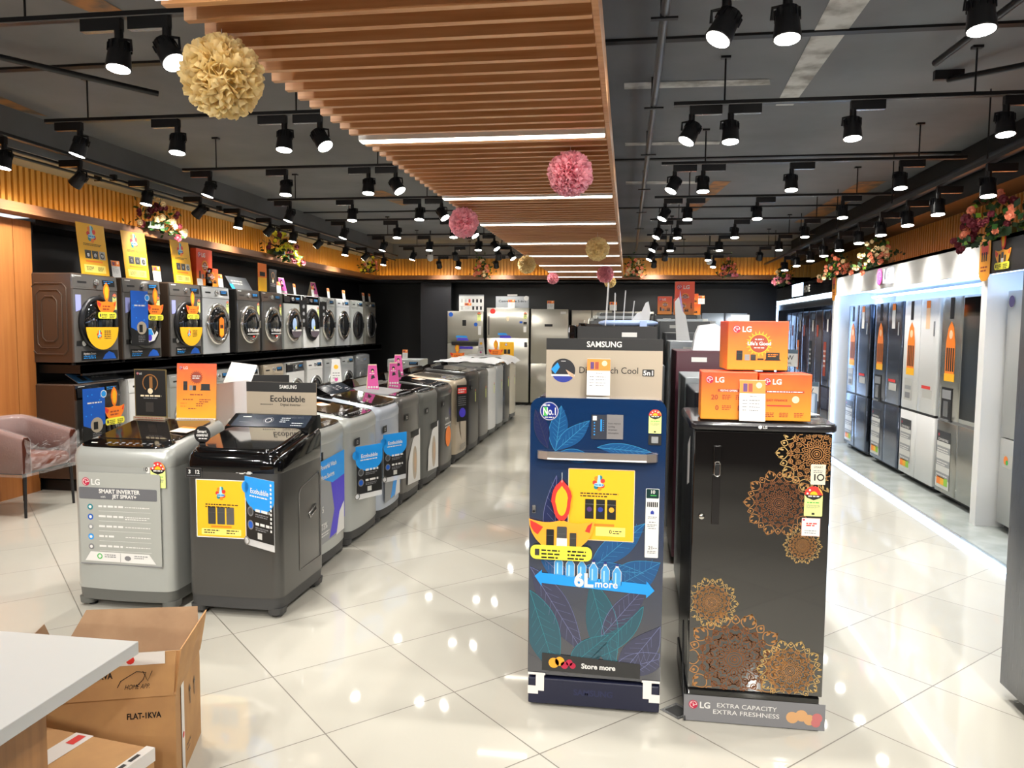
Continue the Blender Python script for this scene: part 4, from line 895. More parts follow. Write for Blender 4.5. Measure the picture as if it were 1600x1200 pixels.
# ================================================================== FRONT LOADING WASHERS ON THE LEFT WALL
def front_loader(label, loc, rz, w=.6, d=.5, h=.84, body=DKGREY2, side=None, rim=CHROME, style='', group=None, panel=None, door_r=.21):
    t = thing('washing_machine', label, 'washing machine', loc, rz, group)
    side = side or body
    q = MB(); q.loft(w, d, .018, [(0, .025, .025), (0, h-.012, h-.012), (.01, h, h)], side, 0, y0=.012, smooth=False)
    q.build('cabinet', t)
    q = MB(); q.loft(w-.004, .03, .012, [(0, .03, .03), (0, h-.15, h-.15)], body, 0, smooth=True); q.build('front_panel', t)
    q = MB(); pm = panel or body; q.prism([(.0, h-.146), (.012, h-.01), (.03, h-.005), (.03, h-.146)], 'x', -w/2+.002, w/2-.002, pm); cp = q.build('control_panel', t, bevel=.004)
    T = Matrix.Translation((0, .0, h-.146)) @ Matrix.Rotation(-math.atan2(.012, .136), 4, 'X')
    q = MB(T); q.rrect(-w*.47, -w*.16, .02, .11, .008, pm if pm != GLBLK else BLKM, .003); q.rrect(-w*.4, -w*.2, .055, .075, .008, BLK, .0036); q.nx(); q.rrect(w*.16, w*.44, .04, .1, .004, BLK, .003); q.scrib(w*.19, w*.4, .085, .008, LBLUE, 2, o=.0036); q.rect(-w*.44, -w*.3, .118, .126, PAPER, .002); q.build('panel_insert', cp)
    q = MB(T); q.lathe([(.03, 0), (.028, -.022), (.02, -.026), (1e-7, -.026)], (.0, 0, .07), 'y', CHROMEM, 20); q.build('dial', cp)
    zc = h*.46
    q = MB(); R = door_r
    q.lathe([(R, .005), (R+.012, -.008), (R+.004, -.03), (R-.03, -.036), (R-.045, -.02)], (0, 0, zc), 'y', rim, 40)
    dr = q.build('door', t)
    q = MB(); q.lathe([(R-.04, -.022), (R-.05, -.036), (R-.1, -.05), (.05, -.055), (1e-7, -.055)], (0, 0, zc), 'y', DGLASS if style != 'open' else M('grey_glass', '6b7074', .08, .2, .6), 40); q.build('door_glass', dr)
    q = MB(); q.box(R-.04, R+.004, -.044, -.03, zc-.05, zc+.05, rim); q.build('door_handle', dr, bevel=.004)
    q = MB()
    if 'yellow' in style:
        q.pp([(R*.93*math.cos(a), zc-.04+R*.86*math.sin(a)) for a in [PI+PI*k/20 for k in range(21)]], YEL, .06); festive(q, -.05, zc-.11, .09, .061); q.scrib(.02, .12, zc-.08, .008, INK, 5, 2.2, o=.061)
    if 'cloud' in style:
        q.pp([(-.02, zc-.05), (.05, zc-.05), (.1, zc-.12), (.14, zc-.08), (.17, zc-.1), (.1, zc-.18), (0, zc-.2), (-.04, zc-.17)], PAPER, .06); q.pp([(-.03, zc-.06), (.05, zc-.06), (.08, zc-.12), (-.01, zc-.13)], LBLUE, .061); q.disc(.02, zc-.15, .035, PURP, .0615, 16)
    if 'six' in style:
        q.text('6 Motion', 0, zc-.1, .045, PAPER, .06, .03, 'c', w=.3); q.rect(-.16, .16, zc-.135, zc-.125, PAPER, .06); q.rrect(-.02, .04, zc-.175, zc-.155, .004, RED, .06)
    if 'bubble' in style:
        q.disc(-.07, zc-.0, .075, M('ice_blue_print', 'a9c4ea', .4), .06, 20, rv=.1); q.disc(-.02, zc-.05, .025, YELP, .061, 12); q.rect(-.17, .17, zc-.1, zc-.075, PAPER, .06); q.pp([(.18*math.cos(a), zc-.1+.1*math.sin(a)) for a in [PI+PI*k/14 for k in range(15)]], M('dusk_print', '5a5058', .4), .0595)
    if 'shield' in style:
        q.pp([(-.05, zc-.14), (0, zc-.17), (.06, zc-.14), (.06, zc+.06), (0, zc+.09), (-.05, zc+.06)], ORA, .062); q.pp([(-.04, zc-.13), (0, zc-.155), (.05, zc-.13), (.05, zc-.06), (-.04, zc-.06)], YEL, .063); machines(q, -.03, .04, zc-.05, .04, (INK, INK), .063)
    if 'banner' in style:
        q.nx(); q.rect(-w*.36, w*.46, .04, .13, INK, .0025); q.text('Hygiene Steam', -w*.32, .095, .02, PAPER, .003, .02); q.scrib(-w*.32, -w*.05, .075, .01, LBLUE, 2, 1.8, o=.003); q.pp([(w*.1, .045), (w*.42, .045), (w*.36, .1), (w*.25, .12), (w*.16, .09)], BLUE, .003); q.nx(); q.rrect(-w*.46, -w*.22, .18, .23, .01, INK, .0025); q.disc(-w*.3, .205, .028, PAPER, .003, 14); q.nx(); q.pp([(-w*.46, .5), (-w*.34, .52), (-w*.34, .66), (-w*.46, .66)], M('lilac_print', '9aa0d8', .4), .0025)
    if 'nolabel' not in style: q.nx(); star_label(q, w*.37, h-.33, .06, .16, o=.0025)
    if q.v: q.build('front_stickers', t)
    if 'grooves' in style:
        q = MB(Matrix.Translation((-w/2, 0, 0)) @ Matrix.Rotation(-PI/2, 4, 'Z'))
        for k, (a, c, e, g) in enumerate(((.07, .1, .43, .76), (.12, .16, .38, .7), (.17, .22, .33, .64))):
            P = [(-x, -.001, z) for x, z in ((a+.04, c), (a, c+.04), (a, g-.04), (a+.04, g), (e-.04, g), (e, g-.04), (e, c+.04), (e-.04, c))]
            q.tube(P+[P[0]], .008, side, 6, caps=False)
        q.build('embossed_side', t)
    for sx in (-1, 1):
        for yy in (.06, d-.05):
            k = MB(); k.lathe([(.022, 0), (.022, .012), (.012, .027)], (sx*(w/2-.05), yy, 0), 'z', BLK, 10); k.build('foot', t)
    return t
t = thing('washer_shelf', 'long black shelf along the wall carrying the upper row of front loaders', 'shelf', (0, 0, 0))
q = MB(); q.box(-5.88, -5.06, 6.52, 15.4, 1.12, 1.2, BLK); q.box(-5.08, -5.06, 6.52, 15.4, 1.1, 1.2, BLKM); q.build('board', t)
for y in (6.56, 9.0, 11.9, 15.36):
    q = MB(); q.box(-5.88, -5.8, y-.02, y+.02, 0, 1.12, BLK); q.build('upright', t)
tag((lambda q: q.box(-5.79, -5.0, 6.52, 15.4, 0, .1, BLK).build('plinth'))(MB()), 'low black plinth along the wall under the lower row of front loaders', 'plinth')
before = set(o.name for o in bpy.data.objects)
UX = -4.95
up = [(6.6, 'banner yellow grooves', DKGREY2, SIDEBR, BLKM, 'graphite front loader with yellow half moon print, beside the timber column'), (7.3, 'banner cloud', DKGREY2, SIDEBR, BLKM, 'graphite front loader with blue cloud print, second on the upper shelf'),
 (8.09, 'banner yellow', DKGREY2, SIDEBR, BLKM, 'graphite front loader with yellow half moon print, third on the upper shelf'), (8.74, 'shield', SILV2, GREYS, CHROME, 'silver front loader with orange shield on its door, fourth on the upper shelf'), (9.55, 'six', DKGREY, None, CHROME, 'dark front loader with chrome ring and white lettering, nearer one of the pair'),
 (10.22, 'six', DKGREY, None, CHROME, 'dark front loader with chrome ring and white lettering, farther one of the pair'), (10.9, 'bubble', SILV, None, CHROME, 'silver front loader with black top panel and pale blue bubble print'), (11.58, 'bubble', WHT, None, BLKM, 'white front loader with black top panel on the upper shelf'),
 (12.25, 'open nolabel', SILV, None, CHROME, 'silver front loader right of the white one'), (12.95, 'open nolabel', SILV2, None, CHROME, 'light silver front loader third from the far end of the upper shelf'), (13.68, 'nolabel', SILV, None, BLKM, 'silver front loader with dark door ring, second from the far end of the upper shelf'), (14.4, 'open nolabel', STEEL, None, CHROMEM, 'steel front loader at the far end of the upper shelf')]
for i, (y, st, body, side, rim, lab) in enumerate(up):
    front_loader(lab, (UX, y, 1.2), 90, .63, .52, .86, body, side, rim, st, 'front loading washers on the upper shelf', GLBLK if 'bubble' in st else None, .25)
lo = [(6.6, 'nolabel', DKGREY, SIDEBR, GLBLK, 'graphite front loader on the floor level, first under the shelf'), (7.35, 'nolabel open', WHT, None, None, 'white front loader under the shelf, behind the award board'), (8.05, 'nolabel', SILV, None, None, 'silver front loader under the shelf, third from the column'), (8.75, 'nolabel', SILV, None, None, 'silver front loader with dark door under the shelf, behind the brochure bin'),
 (9.5, 'nolabel', SILV2, None, None, 'light silver front loader under the shelf, above the dark board'), (10.25, 'nolabel', CHAMP, None, None, 'champagne front loader under the shelf'), (10.98, 'nolabel', WHT, None, GLBLK, 'white front loader with black top strip under the shelf'), (11.7, 'nolabel', WHT, None, None, 'plain white front loader under the shelf'), (12.42, 'open nolabel', SILV2, None, None, 'light silver front loader under the shelf, second from the far end'), (13.15, 'open nolabel', SILV2, None, None, 'light silver front loader under the shelf, last uncovered one')]
for i, (y, st, body, side, pan, lab) in enumerate(lo):
    front_loader(lab, (UX, y, .1), 90, .63, .52, .92, body, side, CHROMEM, st, 'front loading washers under the shelf', pan, .24)
t = front_loader('front loader wrapped in dark plastic at the far end of the lower row', (UX, 13.9, .1), 90, .62, .52, .9, DKGREY, None, CHROMEM, 'nolabel', None)
q = MB(); q.loft(.68, .6, .08, [(.0, .1, .1), (.01, .5, .5), (.02, .92, .9), (.12, .96, .95)], M('grey_wrap', '8a8d90', .15, alpha=.45), 0, y0=-.08); q.build('wrapping', t)
LONE = len(list(bpy.data.objects))
t = front_loader('silver front loader standing alone before the black back wall', (-4.05, 13.6, 0), 0, .62, .55, .98, SILV2, None, BLKM, 'nolabel', None, None, .2)
price_card((-4.07, 13.75, .98), 0, 'price card on the lone front loader before the back wall', .1, .17)
UT = 2.06
yellow_poster(.4, .5, 'tall yellow offer poster, nearest of the three above the upper washers', (-5.02, 6.7, UT), 90, True, 6, 'yellow posters above the washers')
yellow_poster(.4, .5, 'tall yellow offer poster above the second upper washer', (-5.02, 7.34, UT), 90, True, 6, 'yellow posters above the washers')
yellow_poster(.38, .5, 'tall yellow offer poster above the third upper washer', (-5.02, 8.17, UT), 90, True, 6, 'yellow posters above the washers')
for i, (y, w) in enumerate(((7.02, .13), (7.69, .14), (8.53, .12), (9.0, .11), (10.62, .14), (11.16, .08), (11.84, .1), (12.5, .1), (13.22, .13), (14.25, .13), (14.6, .1))):
    price_card((-5.03, y, UT), 90, 'white and orange price card on the upper washers, %s from the timber column' % ORD(i), w, .17)
def ob(w, h, y, z, lab, d=.1): orange_box(w, d, h, lab, (-5.04, y, z), 90, 'seal')
ob(.3, .23, 8.8, UT, 'orange carton above the silver shield washer, nearer the front')
ob(.36, .45, 8.64, UT, 'tall orange carton stack behind, above the third upper washer', .08)
t = thing('grey_board', 'dark grey slanted feature board above the gap of the upper washers', 'sign', (-5.05, 9.58, UT), 90); t.rotation_euler.x = math.radians(-30)
q = MB(); q.box(-.28, .28, 0, .006, 0, .2, M('board_grey', '55585c', .3)); q.scrib(-.2, .1, .12, .02, GREYP2, 2, 2); q.rect(-.28, -.2, .0, .08, LBLUE); q.build('board', t)
t = thing('orange_board', 'small orange and yellow board above the first dark pair washer', 'sign', (-5.03, 10.1, UT), 90); q = MB(); q.box(-.13, .13, 0, .006, 0, .4, M('board_orange', 'f07a28', .5)); q.rect(-.13, .13, 0, .2, YEL, .001); q.rect(-.08, .08, .22, .28, INK, .0016); q.build('board', t)
t = thing('award_board', 'small black award board above the dark pair washers', 'sign', (-5.03, 10.42, UT), 90); q = MB(); q.box(-.12, .12, 0, .006, 0, .34, BLK); q.ring(0, .25, .04, .05, GOLD); q.disc(0, .17, .025, CREAM); q.scrib(-.08, .08, .12, .012, INKG, 2); q.build('board', t)
tent((-5.08, 10.87, UT), 80, 'pink tent card on the silver bubble washer of the upper shelf', True, .2, .25)
tent((-5.08, 12.04, UT), 80, 'pink tent card on the white washer of the upper shelf', True, .2, .25)
for i, y in enumerate((11.26, 12.05)):
    t = thing('feature_flag', 'black hanging flag between upper washers, %s' % ('left of the white one' if i == 0 else 'right of the white one'), 'sign', (-4.947, y-.13, 1.56), 80); q = MB(); q.box(0, .2, 0, .003, 0, .42, BLK)
    for k in range(3): q.disc(.11, .32-k*.11, .03, GREYP, .001, 14)
    q.build('panel', t)
G = 'festive tags on the graphite washers'
diya(.28, 'orange festive tag with lemon pill hanging on the first upper washer', (-4.885, 6.66, 1.64), 90, False, G)
diya(.28, 'orange festive tag with lemon pill hanging on the second upper washer', (-4.885, 7.42, 1.63), 90, False, G)
diya(.26, 'orange festive tag with lemon pill hanging on the third upper washer', (-4.885, 8.12, 1.65), 90, False, G)
diya(.3, 'orange festive tag with lemon pill on the first floor level washer', (-4.88, 6.72, .6), 90, False, G)
def blue_flag(loc, rz, w, h, lab):
    t = thing('feature_flag', lab, 'sign', loc, rz); q = MB(); q.box(-w/2, w/2, 0, .003, 0, h, BLK); q.build('panel', t)
    q = MB(); q.rect(-w/2, w/2, h*.33, h, BLUE); q.pp([(-w/2, h*.33), (w/2, h*.33), (0, h*.24)], BLUE); q.scrib(-w*.3, w*.35, h*.72, h*.025, PAPER, 1); q.disc(w*.45, h*.88, w*.15, LBLUE, .0016, 16); q.ring(w*.45, h*.88, w*.11, w*.14, PAPER, .002)
    for k in range(8): q.disc(random.uniform(-.4, .4)*w, random.uniform(.4, .95)*h, w*.03, LBLUE, .0015, 8)
    q.disc(w*.1, h*.32, w*.28, CHAMP, .002, 20); q.rect(-w*.05, w*.15, h*.24, h*.38, INK, .0026); q.scrib(-w*.1, w*.3, h*.16, h*.015, INKG, 4, 2.2); q.build('print', t)
blue_flag((-4.87, 7.13, 1.37), 82, .24, .56, 'blue and black flag between the first and second upper washers')
blue_flag((-4.87, 6.42, .46), 82, .26, .52, 'blue and black flag on the first floor level washer')
t = thing('feature_board', 'dark slanted board lying on top of the first floor level washer', 'sign', (-4.97, 6.7, 1.03), 90); t.rotation_euler.x = math.radians(-58)
q = MB(); q.box(-.36, .3, 0, .006, 0, .16, M('board_grey', '55585c', .3)); q.rect(-.36, -.15, 0, .16, M('board_blue_grey', '3d6f9c', .3)); q.scrib(-.1, .2, .1, .015, GREYP2, 2); q.rect(-.27, -.2, .03, .11, INK, .0018); q.build('board', t)

for o in list(bpy.data.objects):
    if o.parent is None and o.name not in before and o.get('label') and o.location.y > 6.2 and o.location.x < -4.5:
        o.location.x -= .13; o.location.y *= 1.026

# ================================================================== FRIDGES
def fridge(label, loc, rz, w, d, h, kind='two', body=STEEL, side=GREYS, split=.7, group=None, base=.05, gap=BLK, handle=None, detail=None):
    """kind: one / two (freezer on top) / bottom (freezer below) / french (two doors over two) ; origin: floor, middle of the door face"""
    t = thing('refrigerator', label, 'refrigerator', loc, rz, group); dt = .06
    q = MB(); q.box(-w/2, w/2, dt, d, base, h-.004, side); q.box(-w/2+.02, w/2-.02, dt-.004, d-.04, base*.3, base, BLK); q.build('cabinet', t, bevel=.006)
    q = MB()
    for sx in (-1, 1):
        for y in (.1, d-.08): q.lathe([(.02, 0), (.02, base*.4)], (sx*(w/2-.06), y, 0), 'z', BLK, 10).nx()
    q.build('foot', t)
    def door(x0, x1, z0, z1, nm='door'):
        q = MB(); q.loft(x1-x0, dt-.004, .014, [(.004, z0, z0), (0, z0+.004, z0+.004), (0, z1-.004, z1-.004), (.004, z1, z1)], body, 0, x0=(x0+x1)/2, smooth=True); return q.build(nm, t)
    zs = base+.01+(h-base)*split
    ds = []
    if kind == 'one': ds = [door(-w/2, w/2, base+.01, h)]
    elif kind in ('two', 'bottom'): ds = [door(-w/2, w/2, base+.01, zs-.004), door(-w/2, w/2, zs+.004, h)]
    else:
        for x0, x1 in ((-w/2, -.004), (.004, w/2)): ds += [door(x0, x1, base+.01, zs-.012), door(x0, x1, zs+.012, h)]
        q = MB(); q.box(-w/2+.01, w/2-.01, .004, .05, zs-.012, zs+.012, gap); q.build('grip_groove', t)
    return t, ds, zs

# --- navy single door fridge in front
nv = thing('refrigerator', 'navy blue fridge with leaf pattern and row of blue bottles printed on it', 'refrigerator', (-.115, 3.12, 0), 0)
NW, NH = .55, 1.31
q = MB(); q.box(-NW/2+.004, NW/2-.004, .07, .62, .14, NH-.02, M('navy_side', '161f38', .3, .2)); q.box(-NW/2+.02, NW/2-.02, .1, .6, .03, .14, BLK); q.build('cabinet', nv, bevel=.01)
q = MB(); pts = []
for cx, cz, a0 in ((NW/2-.045, NH-.045, 0), (-NW/2+.045, NH-.045, .5*PI), (-NW/2+.01, .15, PI), (NW/2-.01, .15, 1.5*PI)):
    rr = .045 if cz > 1 else .01
    pts += [(cx+rr*math.cos(a0+.5*PI*k/6), cz+rr*math.sin(a0+.5*PI*k/6)) for k in range(7)]
NVD = gradient('navy_door_glass', '2c2f3a', '143058', .2, 1.25, .1); NVD.node_tree.nodes['Principled BSDF'].inputs['Coat Weight'].default_value = 1.; NVD.node_tree.nodes['Principled BSDF'].inputs['Coat IOR'].default_value = 1.9  # greyer lower part paints the floor's reflection into the door colour
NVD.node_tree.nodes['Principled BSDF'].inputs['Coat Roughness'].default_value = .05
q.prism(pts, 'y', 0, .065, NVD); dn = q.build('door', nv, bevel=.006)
LN = [0]
def leaf(q, x0, z0, ang, L, Wd, m, m2, o=.0012):
    LN[0] += 1; o = .0005+.0001*LN[0]
    T = lambda a, c: (x0+a*math.cos(ang)-c*math.sin(ang), z0+a*math.sin(ang)+c*math.cos(ang))
    up_ = [T(L*k/14, Wd*math.sin(PI*(k/14)**.85)*.5) for k in range(15)]; dn_ = [T(L*k/14, -Wd*math.sin(PI*(k/14)**1.1)*.5) for k in range(13, 0, -1)]
    P = [(min(.27, max(-.27, a)), min(1.29, max(.16, c))) for a, c in up_+dn_]
    q.pp(P, m, o); C = lambda a, c: (min(.27, max(-.27, T(a, c)[0])), min(1.29, max(.16, T(a, c)[1])))
    q.line([C(L*k/10, 0) for k in range(11)], .002, m2, o+.0004); q.line(up_ if False else [(min(.27, max(-.27, a)), min(1.29, max(.16, c))) for a, c in up_], .002, m2, o+.0004)
    for k in range(2, 9):
        for s_ in (-1, 1): q.line([C(L*k/10, 0), C(L*(k+1.1)/10, s_*Wd*.36*math.sin(PI*k/10))], .0009, m2, o+.0004)
q = MB(); TL = M('bright_leaf_line', '3a86b0', .25); TL2 = M('slate_leaf_line', '6a6f96', .25); TG = M('teal_leaf_line', '2f7f8c', .25)
DT = M('deep_teal_print', '28505e', .2, 0, .4); DS = M('deep_slate_print', '3a3c52', .2, 0, .4); DB = M('deep_blue_print', '1f4f80', .2, 0, .4); DV = M('dusk_leaf_print', '232b52', .2, 0, .4)
for a in ((-.17, 1.09, 1.45, .19, .075, DB, TL), (-.17, 1.09, .75, .19, .07, DB, TL), (-.16, 1.08, -.1, .15, .055, DB, TL), (.0, 1.11, -.06, .22, .05, DB, TL, .001), (-.2, 1.1, 1.9, .17, .06, DV, DS),
          (-.17, .66, 1.55, .33, .1, DV, TL2), (-.02, .6, .75, .3, .1, DB, TL), (.06, .52, .55, .24, .13, DB, TL), (-.05, .61, -.05, .25, .06, DB, TL), (-.24, .66, -.7, .2, .07, DB, TL2),
          (-.27, .6, -1.0, .42, .12, DS, TL2), (-.02, .56, -1.3, .4, .13, DT, TG), (.2, .46, -2.3, .33, .11, DT, TG), (-.27, .5, -1.25, .38, .14, DT, TG), (.03, .32, .9, .3, .09, DS, TL2), (.27, .38, -2.2, .3, .12, DS, TL2), (-.1, .18, .75, .22, .1, DT, TG), (.07, .17, .35, .26, .1, DS, TL2)):
    leaf(q, *a)
q.build('leaf_pattern', dn)
q = MB(); O = .004
q.disc(-.197, 1.255, .038, M('holo_white', 'd9d5e8', .15, .4), O, 30); q.disc(-.197, 1.255, .034, M('royal_print', '20307f', .2), O+.0004, 30); q.rect(-.222, -.204, 1.235, 1.272, GREENP, O+.0006)
q.text('No.1', -.197, 1.24, .03, PAPER, O+.001, .02, 'c', w=.054); q.scrib(-.222, -.195, 1.276, .006, PAPER, 1, o=O+.001); q.scrib(-.215, -.178, 1.228, .004, PAPER, 1, o=O+.001)
q.nx(); q.rect(-.025, .04, 1.145, 1.245, M('smoke_print', '3a3d46', .2), O); q.rect(.038, .104, 1.147, 1.247, M('taupe_print', '7d7a7a', .3), O+.0002); q.rect(-.019, -.003, 1.222, 1.24, PAPER, O+.0005)
for k in range(5): q.disc(-.012, 1.212-k*.012, .003, LBLUE, O+.0005, 8)
q.rect(.012, .018, 1.178, 1.226, LBLUE, O+.0005)
for k in range(6): q.rect(.022, .027, 1.18+k*.008, 1.182+k*.008, LBLUE, O+.0005)
for k, s_ in enumerate(('Auto express', 'cooling', 'on power', 'resumption')): q.text(s_, .043, 1.208-k*.013, .0065, INK, O+.0008)
q.nx(); star_label(q, .205, 1.175, .05, .097, 4, O)
q.nx(); q.rect(.205, .256, 1.128, 1.17, INK, O); q.rect(.217, .244, 1.136, 1.162, GREYP, O+.0004)
q.nx(); q.rrect(.2, .254, .665, .95, .004, PAPER, O); q.rrect(.202, .252, .91, .948, .004, M('pine_print', '12302f', .3), O+.0004); q.text('10', .227, .93, .014, PAPER, O+.001, .02, 'c'); q.rect(.218, .242, .92, .924, GREENP, O+.001)
for k in range(6): q.rect(.206+k*.0075, .211+k*.0075, .875, .895, INK, O+.0006)
q.pp([(.22, .845), (.234, .845), (.234, .855), (.227, .862), (.22, .855)], M('indigo_print', '2c3b94', .4), O+.0006); q.scrib(.21, .245, .832, .003, INKG, 2, o=O+.0006); q.scrib(.215, .24, .81, .004, INKG, 1, o=O+.0006); q.scrib(.208, .246, .8, .003, INKG, 2, o=O+.0006); q.scrib(.212, .242, .785, .003, INKG, 1, o=O+.0006)
q.text('21', .213, .7, .014, INK, O+.0008, .01); q.scrib(.233, .248, .703, .004, INKG, 1, o=O+.0006); q.scrib(.21, .246, .69, .003, INKG, 2, o=O+.0006)
q.build('sticker', dn)
q = MB(); q.rrect(-.115, .155, .725, 1.022, .004, PEACH, O-.0004); q.rect(-.112, .152, .728, 1.019, YEL, O); festive(q, .01, .965, .065, O+.0006); q.scrib(-.065, .09, .918, .005, INK, 2, o=O+.0006)
for k, m in enumerate((M('plum_print', '4f2f6a', .5), M('indigo_print', '2c3b94', .4), M('amber_print', 'f8a52c', .45))):
    u = -.045+k*.045; q.rect(u, u+.036, .815, .897, INK, O+.0006); q.rect(u, u+.036, .875, .877, CHROMEM, O+.001); q.disc(u+.018, .855, .011, m, O+.001, 9)
q.rect(-.04, .075, .786, .796, ORA, O+.0006); q.rect(.0, .12, .745, .783, M('pale_yellow_print', 'f7e070', .5), O+.0006); q.text('0', .055, .757, .015, INK, O+.001, .02); q.scrib(.07, .105, .765, .004, INK, 2, o=O+.001)
q.build('offer_print', dn)
q = MB(); q.pp([(-.235, .6), (-.205, .573), (-.205, .583), (.21, .553), (.21, .543), (.235, .57-.04), (.21, .498), (.21, .508), (-.205, .535), (-.205, .525-.0)][:0] or [(-.25, .562), (-.22, .59), (-.22, .578), (.21, .553), (.21, .567), (.243, .528), (.21, .495), (.21, .509), (-.22, .534), (-.22, .52)], LBLUE, O)
q.text('6L', -.085, .53, .055, PAPER, O+.0018, .04); q.text('more', .0, .53, .03, PAPER, O+.0018, .02)
BT = M('bottle_blue', '4d9fd8', .2); BT2 = M('bottle_highlight', 'a9d6ef', .2); CAPB = M('bottle_cap', '2b2f72', .3)
for k in range(6):
    u = -.15+k*.048; z0 = .572-.0012*k*5
    q.pp([(u-.0185, z0), (u+.0185, z0), (u+.0185, z0+.055), (u+.006, z0+.075), (u+.006, z0+.082), (u-.006, z0+.082), (u-.006, z0+.075), (u-.0185, z0+.055)], PAPER, O); q.pp([(u-.0165, z0), (u+.0165, z0), (u+.0165, z0+.054), (u+.005, z0+.073), (u-.005, z0+.073), (u-.0165, z0+.054)], BT, O+.0005)
    q.rect(u-.007, u-.002, z0+.005, z0+.052, BT2, O+.0009); q.rrect(u-.006, u+.006, z0+.08, z0+.09, .003, CAPB, O+.0009)
q.build('capacity_print', dn)
q = MB(); q.pp([(-.215, .16), (.192, .142+.01), (.192, .215), (-.215, .235)], M('charcoal_print', '2a2a2a', .5), O)
for u, v, r, m in ((-.165, .195, .022, M('mango_print', 'e9a02c', .5)), (-.14, .203, .02, M('mango_print', 'e9a02c', .5)), (-.12, .188, .016, M('berry_print', 'b02040', .5)), (-.1, .2, .014, M('berry_print', 'b02040', .5)), (-.086, .188, .013, M('berry_print', 'b02040', .5))): q.disc(u, v, r, m, O+.0006, 14)
q.text('Store more', -.05, .18, .021, PAPER, O+.0008, .03); q.build('store_more_print', dn)
q = MB(); q.prism([(-.245, -.0), (-.238, -.022), (-.2, -.036), (.2, -.036), (.238, -.022), (.245, 0), (.235, 0), (.2, -.02), (-.2, -.02), (-.235, 0)], 'z', 1.06, 1.092, M('reflection_tinted_chrome', 'e0d2c8', .28, .9)); q.box(-.2, .2, -.0375, -.036, 1.061, 1.067, WHITE); hn = q.build('handle', dn, bevel=.003)  # warm tint and white strip paint reflections into the handle's colour
q = MB(); q.box(-.27, .27, .03, .06, .125, .15, BLK); q.box(-NW/2+.002, NW/2-.002, -.002, .6, .012, .125, M('navy_plastic', '1a1d33', .35)); dw = q.build('base_drawer', nv, bevel=.006)
q = MB(); q.text('SAMSUNG', 0, .062, .025, M('navy_relief', '24284a', .4), .0032, .03, 'c'); q.build('relief_lettering', dw)
q = MB()
for sx in (-1, 1):
    q.nx(); q.rect(min(sx*.273, sx*.2), max(sx*.273, sx*.2), .138, .148, TAPE, .004); q.rect(min(sx*.24, sx*.205), max(sx*.24, sx*.205), .07, .142, TAPE, .0045); q.rect(min(sx*.274, sx*.23), max(sx*.274, sx*.23), .055, .09, TAPE, .0042)
q.build('tape', nv)
q = MB(); q.box(-.262, -.248, -.01, 0, .83, .862, CHROMEM); q.lathe([(.005, 0), (.005, -.004)], (-.255, -.01, .838), 'y', BLK, 10); q.build('lock', dn, bevel=.003)
q = MB()
for k in range(10): q.box(-NW/2-.006, -NW/2+.004, .1+k*.012, .106+k*.012, .95, 1.22, BLKM)
q.build('side_rib', nv)
diya(.27, 'large festive paper tag with fridge pictures and lemon pill hanging from the chrome handle', (-.255, 3.104, .64), 0, True, None, .04)
# Samsung board and price card on the navy fridge
t = thing('feature_board', 'champagne lettered board with black header standing on the navy fridge', 'sign', (-.1, 3.34, 1.285), 1)
q = MB(); q.box(-.25, .25, 0, .006, 0, .265, CHAMP); q.box(-.2, .2, .0, .08, 0, .006, CHAMP); q.build('board', t, bevel=.001)
q = MB(); q.rect(-.25, .25, .215, .265, INK); q.text('SAMSUNG', 0, .229, .024, PAPER, .002, .02, 'c', w=.15)
q.disc(-.175, .125, .052, DKPANEL, .0014, 30); q.pp([(-.175+.052*math.cos(a), .125+.052*math.sin(a)) for a in [PI*1.12+PI*.76*k/12 for k in range(13)]], M('indigo_print', '2c3b94', .4), .002); q.rect(-.227, -.125, .1, .108, PAPER, .0026); q.pp([(-.228, .13), (-.2, .16), (-.19, .14), (-.21, .11)], LBLUE, .002); q.pp([(-.165, .13), (-.13, .11), (-.125, .09), (-.15, .105)], M('skin_tone_print', 'c9a98a', .5), .003); q.rect(-.185, -.165, .165, .167, PAPER, .002)
q.text('Digi-Touch Cool', -.108, .115, .028, INK, .002, .0, 'l', w=.255); q.rrect(.165, .215, .105, .135, .003, INK, .002); q.text('5n1', .168, .11, .02, PAPER, .0026, .03, 'l', w=.042); q.build('print', t)
price_card((-.12, 3.27, 1.31), 0, 'tall price card leaning on the champagne board on the navy fridge', .098, .155, None)

# --- black fridge with copper mandalas
bk = thing('refrigerator', 'black glass fridge with copper mandala pattern and orange cartons on top', 'refrigerator', (.53, 3.1, 0), 0)
BW, BH = .53, 1.2
q = MB(); q.box(-BW/2+.006, BW/2-.006, .07, .62, .12, BH, M('black_side', '14161c', .25, .2)); q.box(-BW/2+.02, BW/2-.02, .06, .6, .02, .12, BLK); q.build('cabinet', bk, bevel=.01)
q = MB(); q.box(-BW/2+.004, BW/2-.004, 0, .065, .14, 1.195, LGBLK); db = q.build('door', bk, bevel=.004)
q = MB(); q.loft(BW+.03, .5, .03, [(.004, 1.2, 1.2), (0, 1.206, 1.206), (0, 1.225, 1.23), (.006, 1.232, 1.236)], M('top_cap_black', '1c1a1d', .22, 0, .4), .006, y0=-.008); cpb = q.build('top_cap', bk)
q = MB(Matrix.Translation((0, -.0155, 0))); lg(q, -.02, 1.211, .01, PAPER, PAPER, .001); q.build('emblem', cpb)
def petal(q, cx, cz, a, r0, r1, w, m, o, lw):
    P = []
    for k in range(9):
        t_ = k/8; rr = r0+(r1-r0)*t_; P.append((rr, w*math.sin(PI*t_**.8)*.5))
    full = P+[(x, -y) for x, y in P[::-1]]
    q.line([(cx+x*math.cos(a)-y*math.sin(a), cz+x*math.sin(a)+y*math.cos(a)) for x, y in full], lw, m, o)
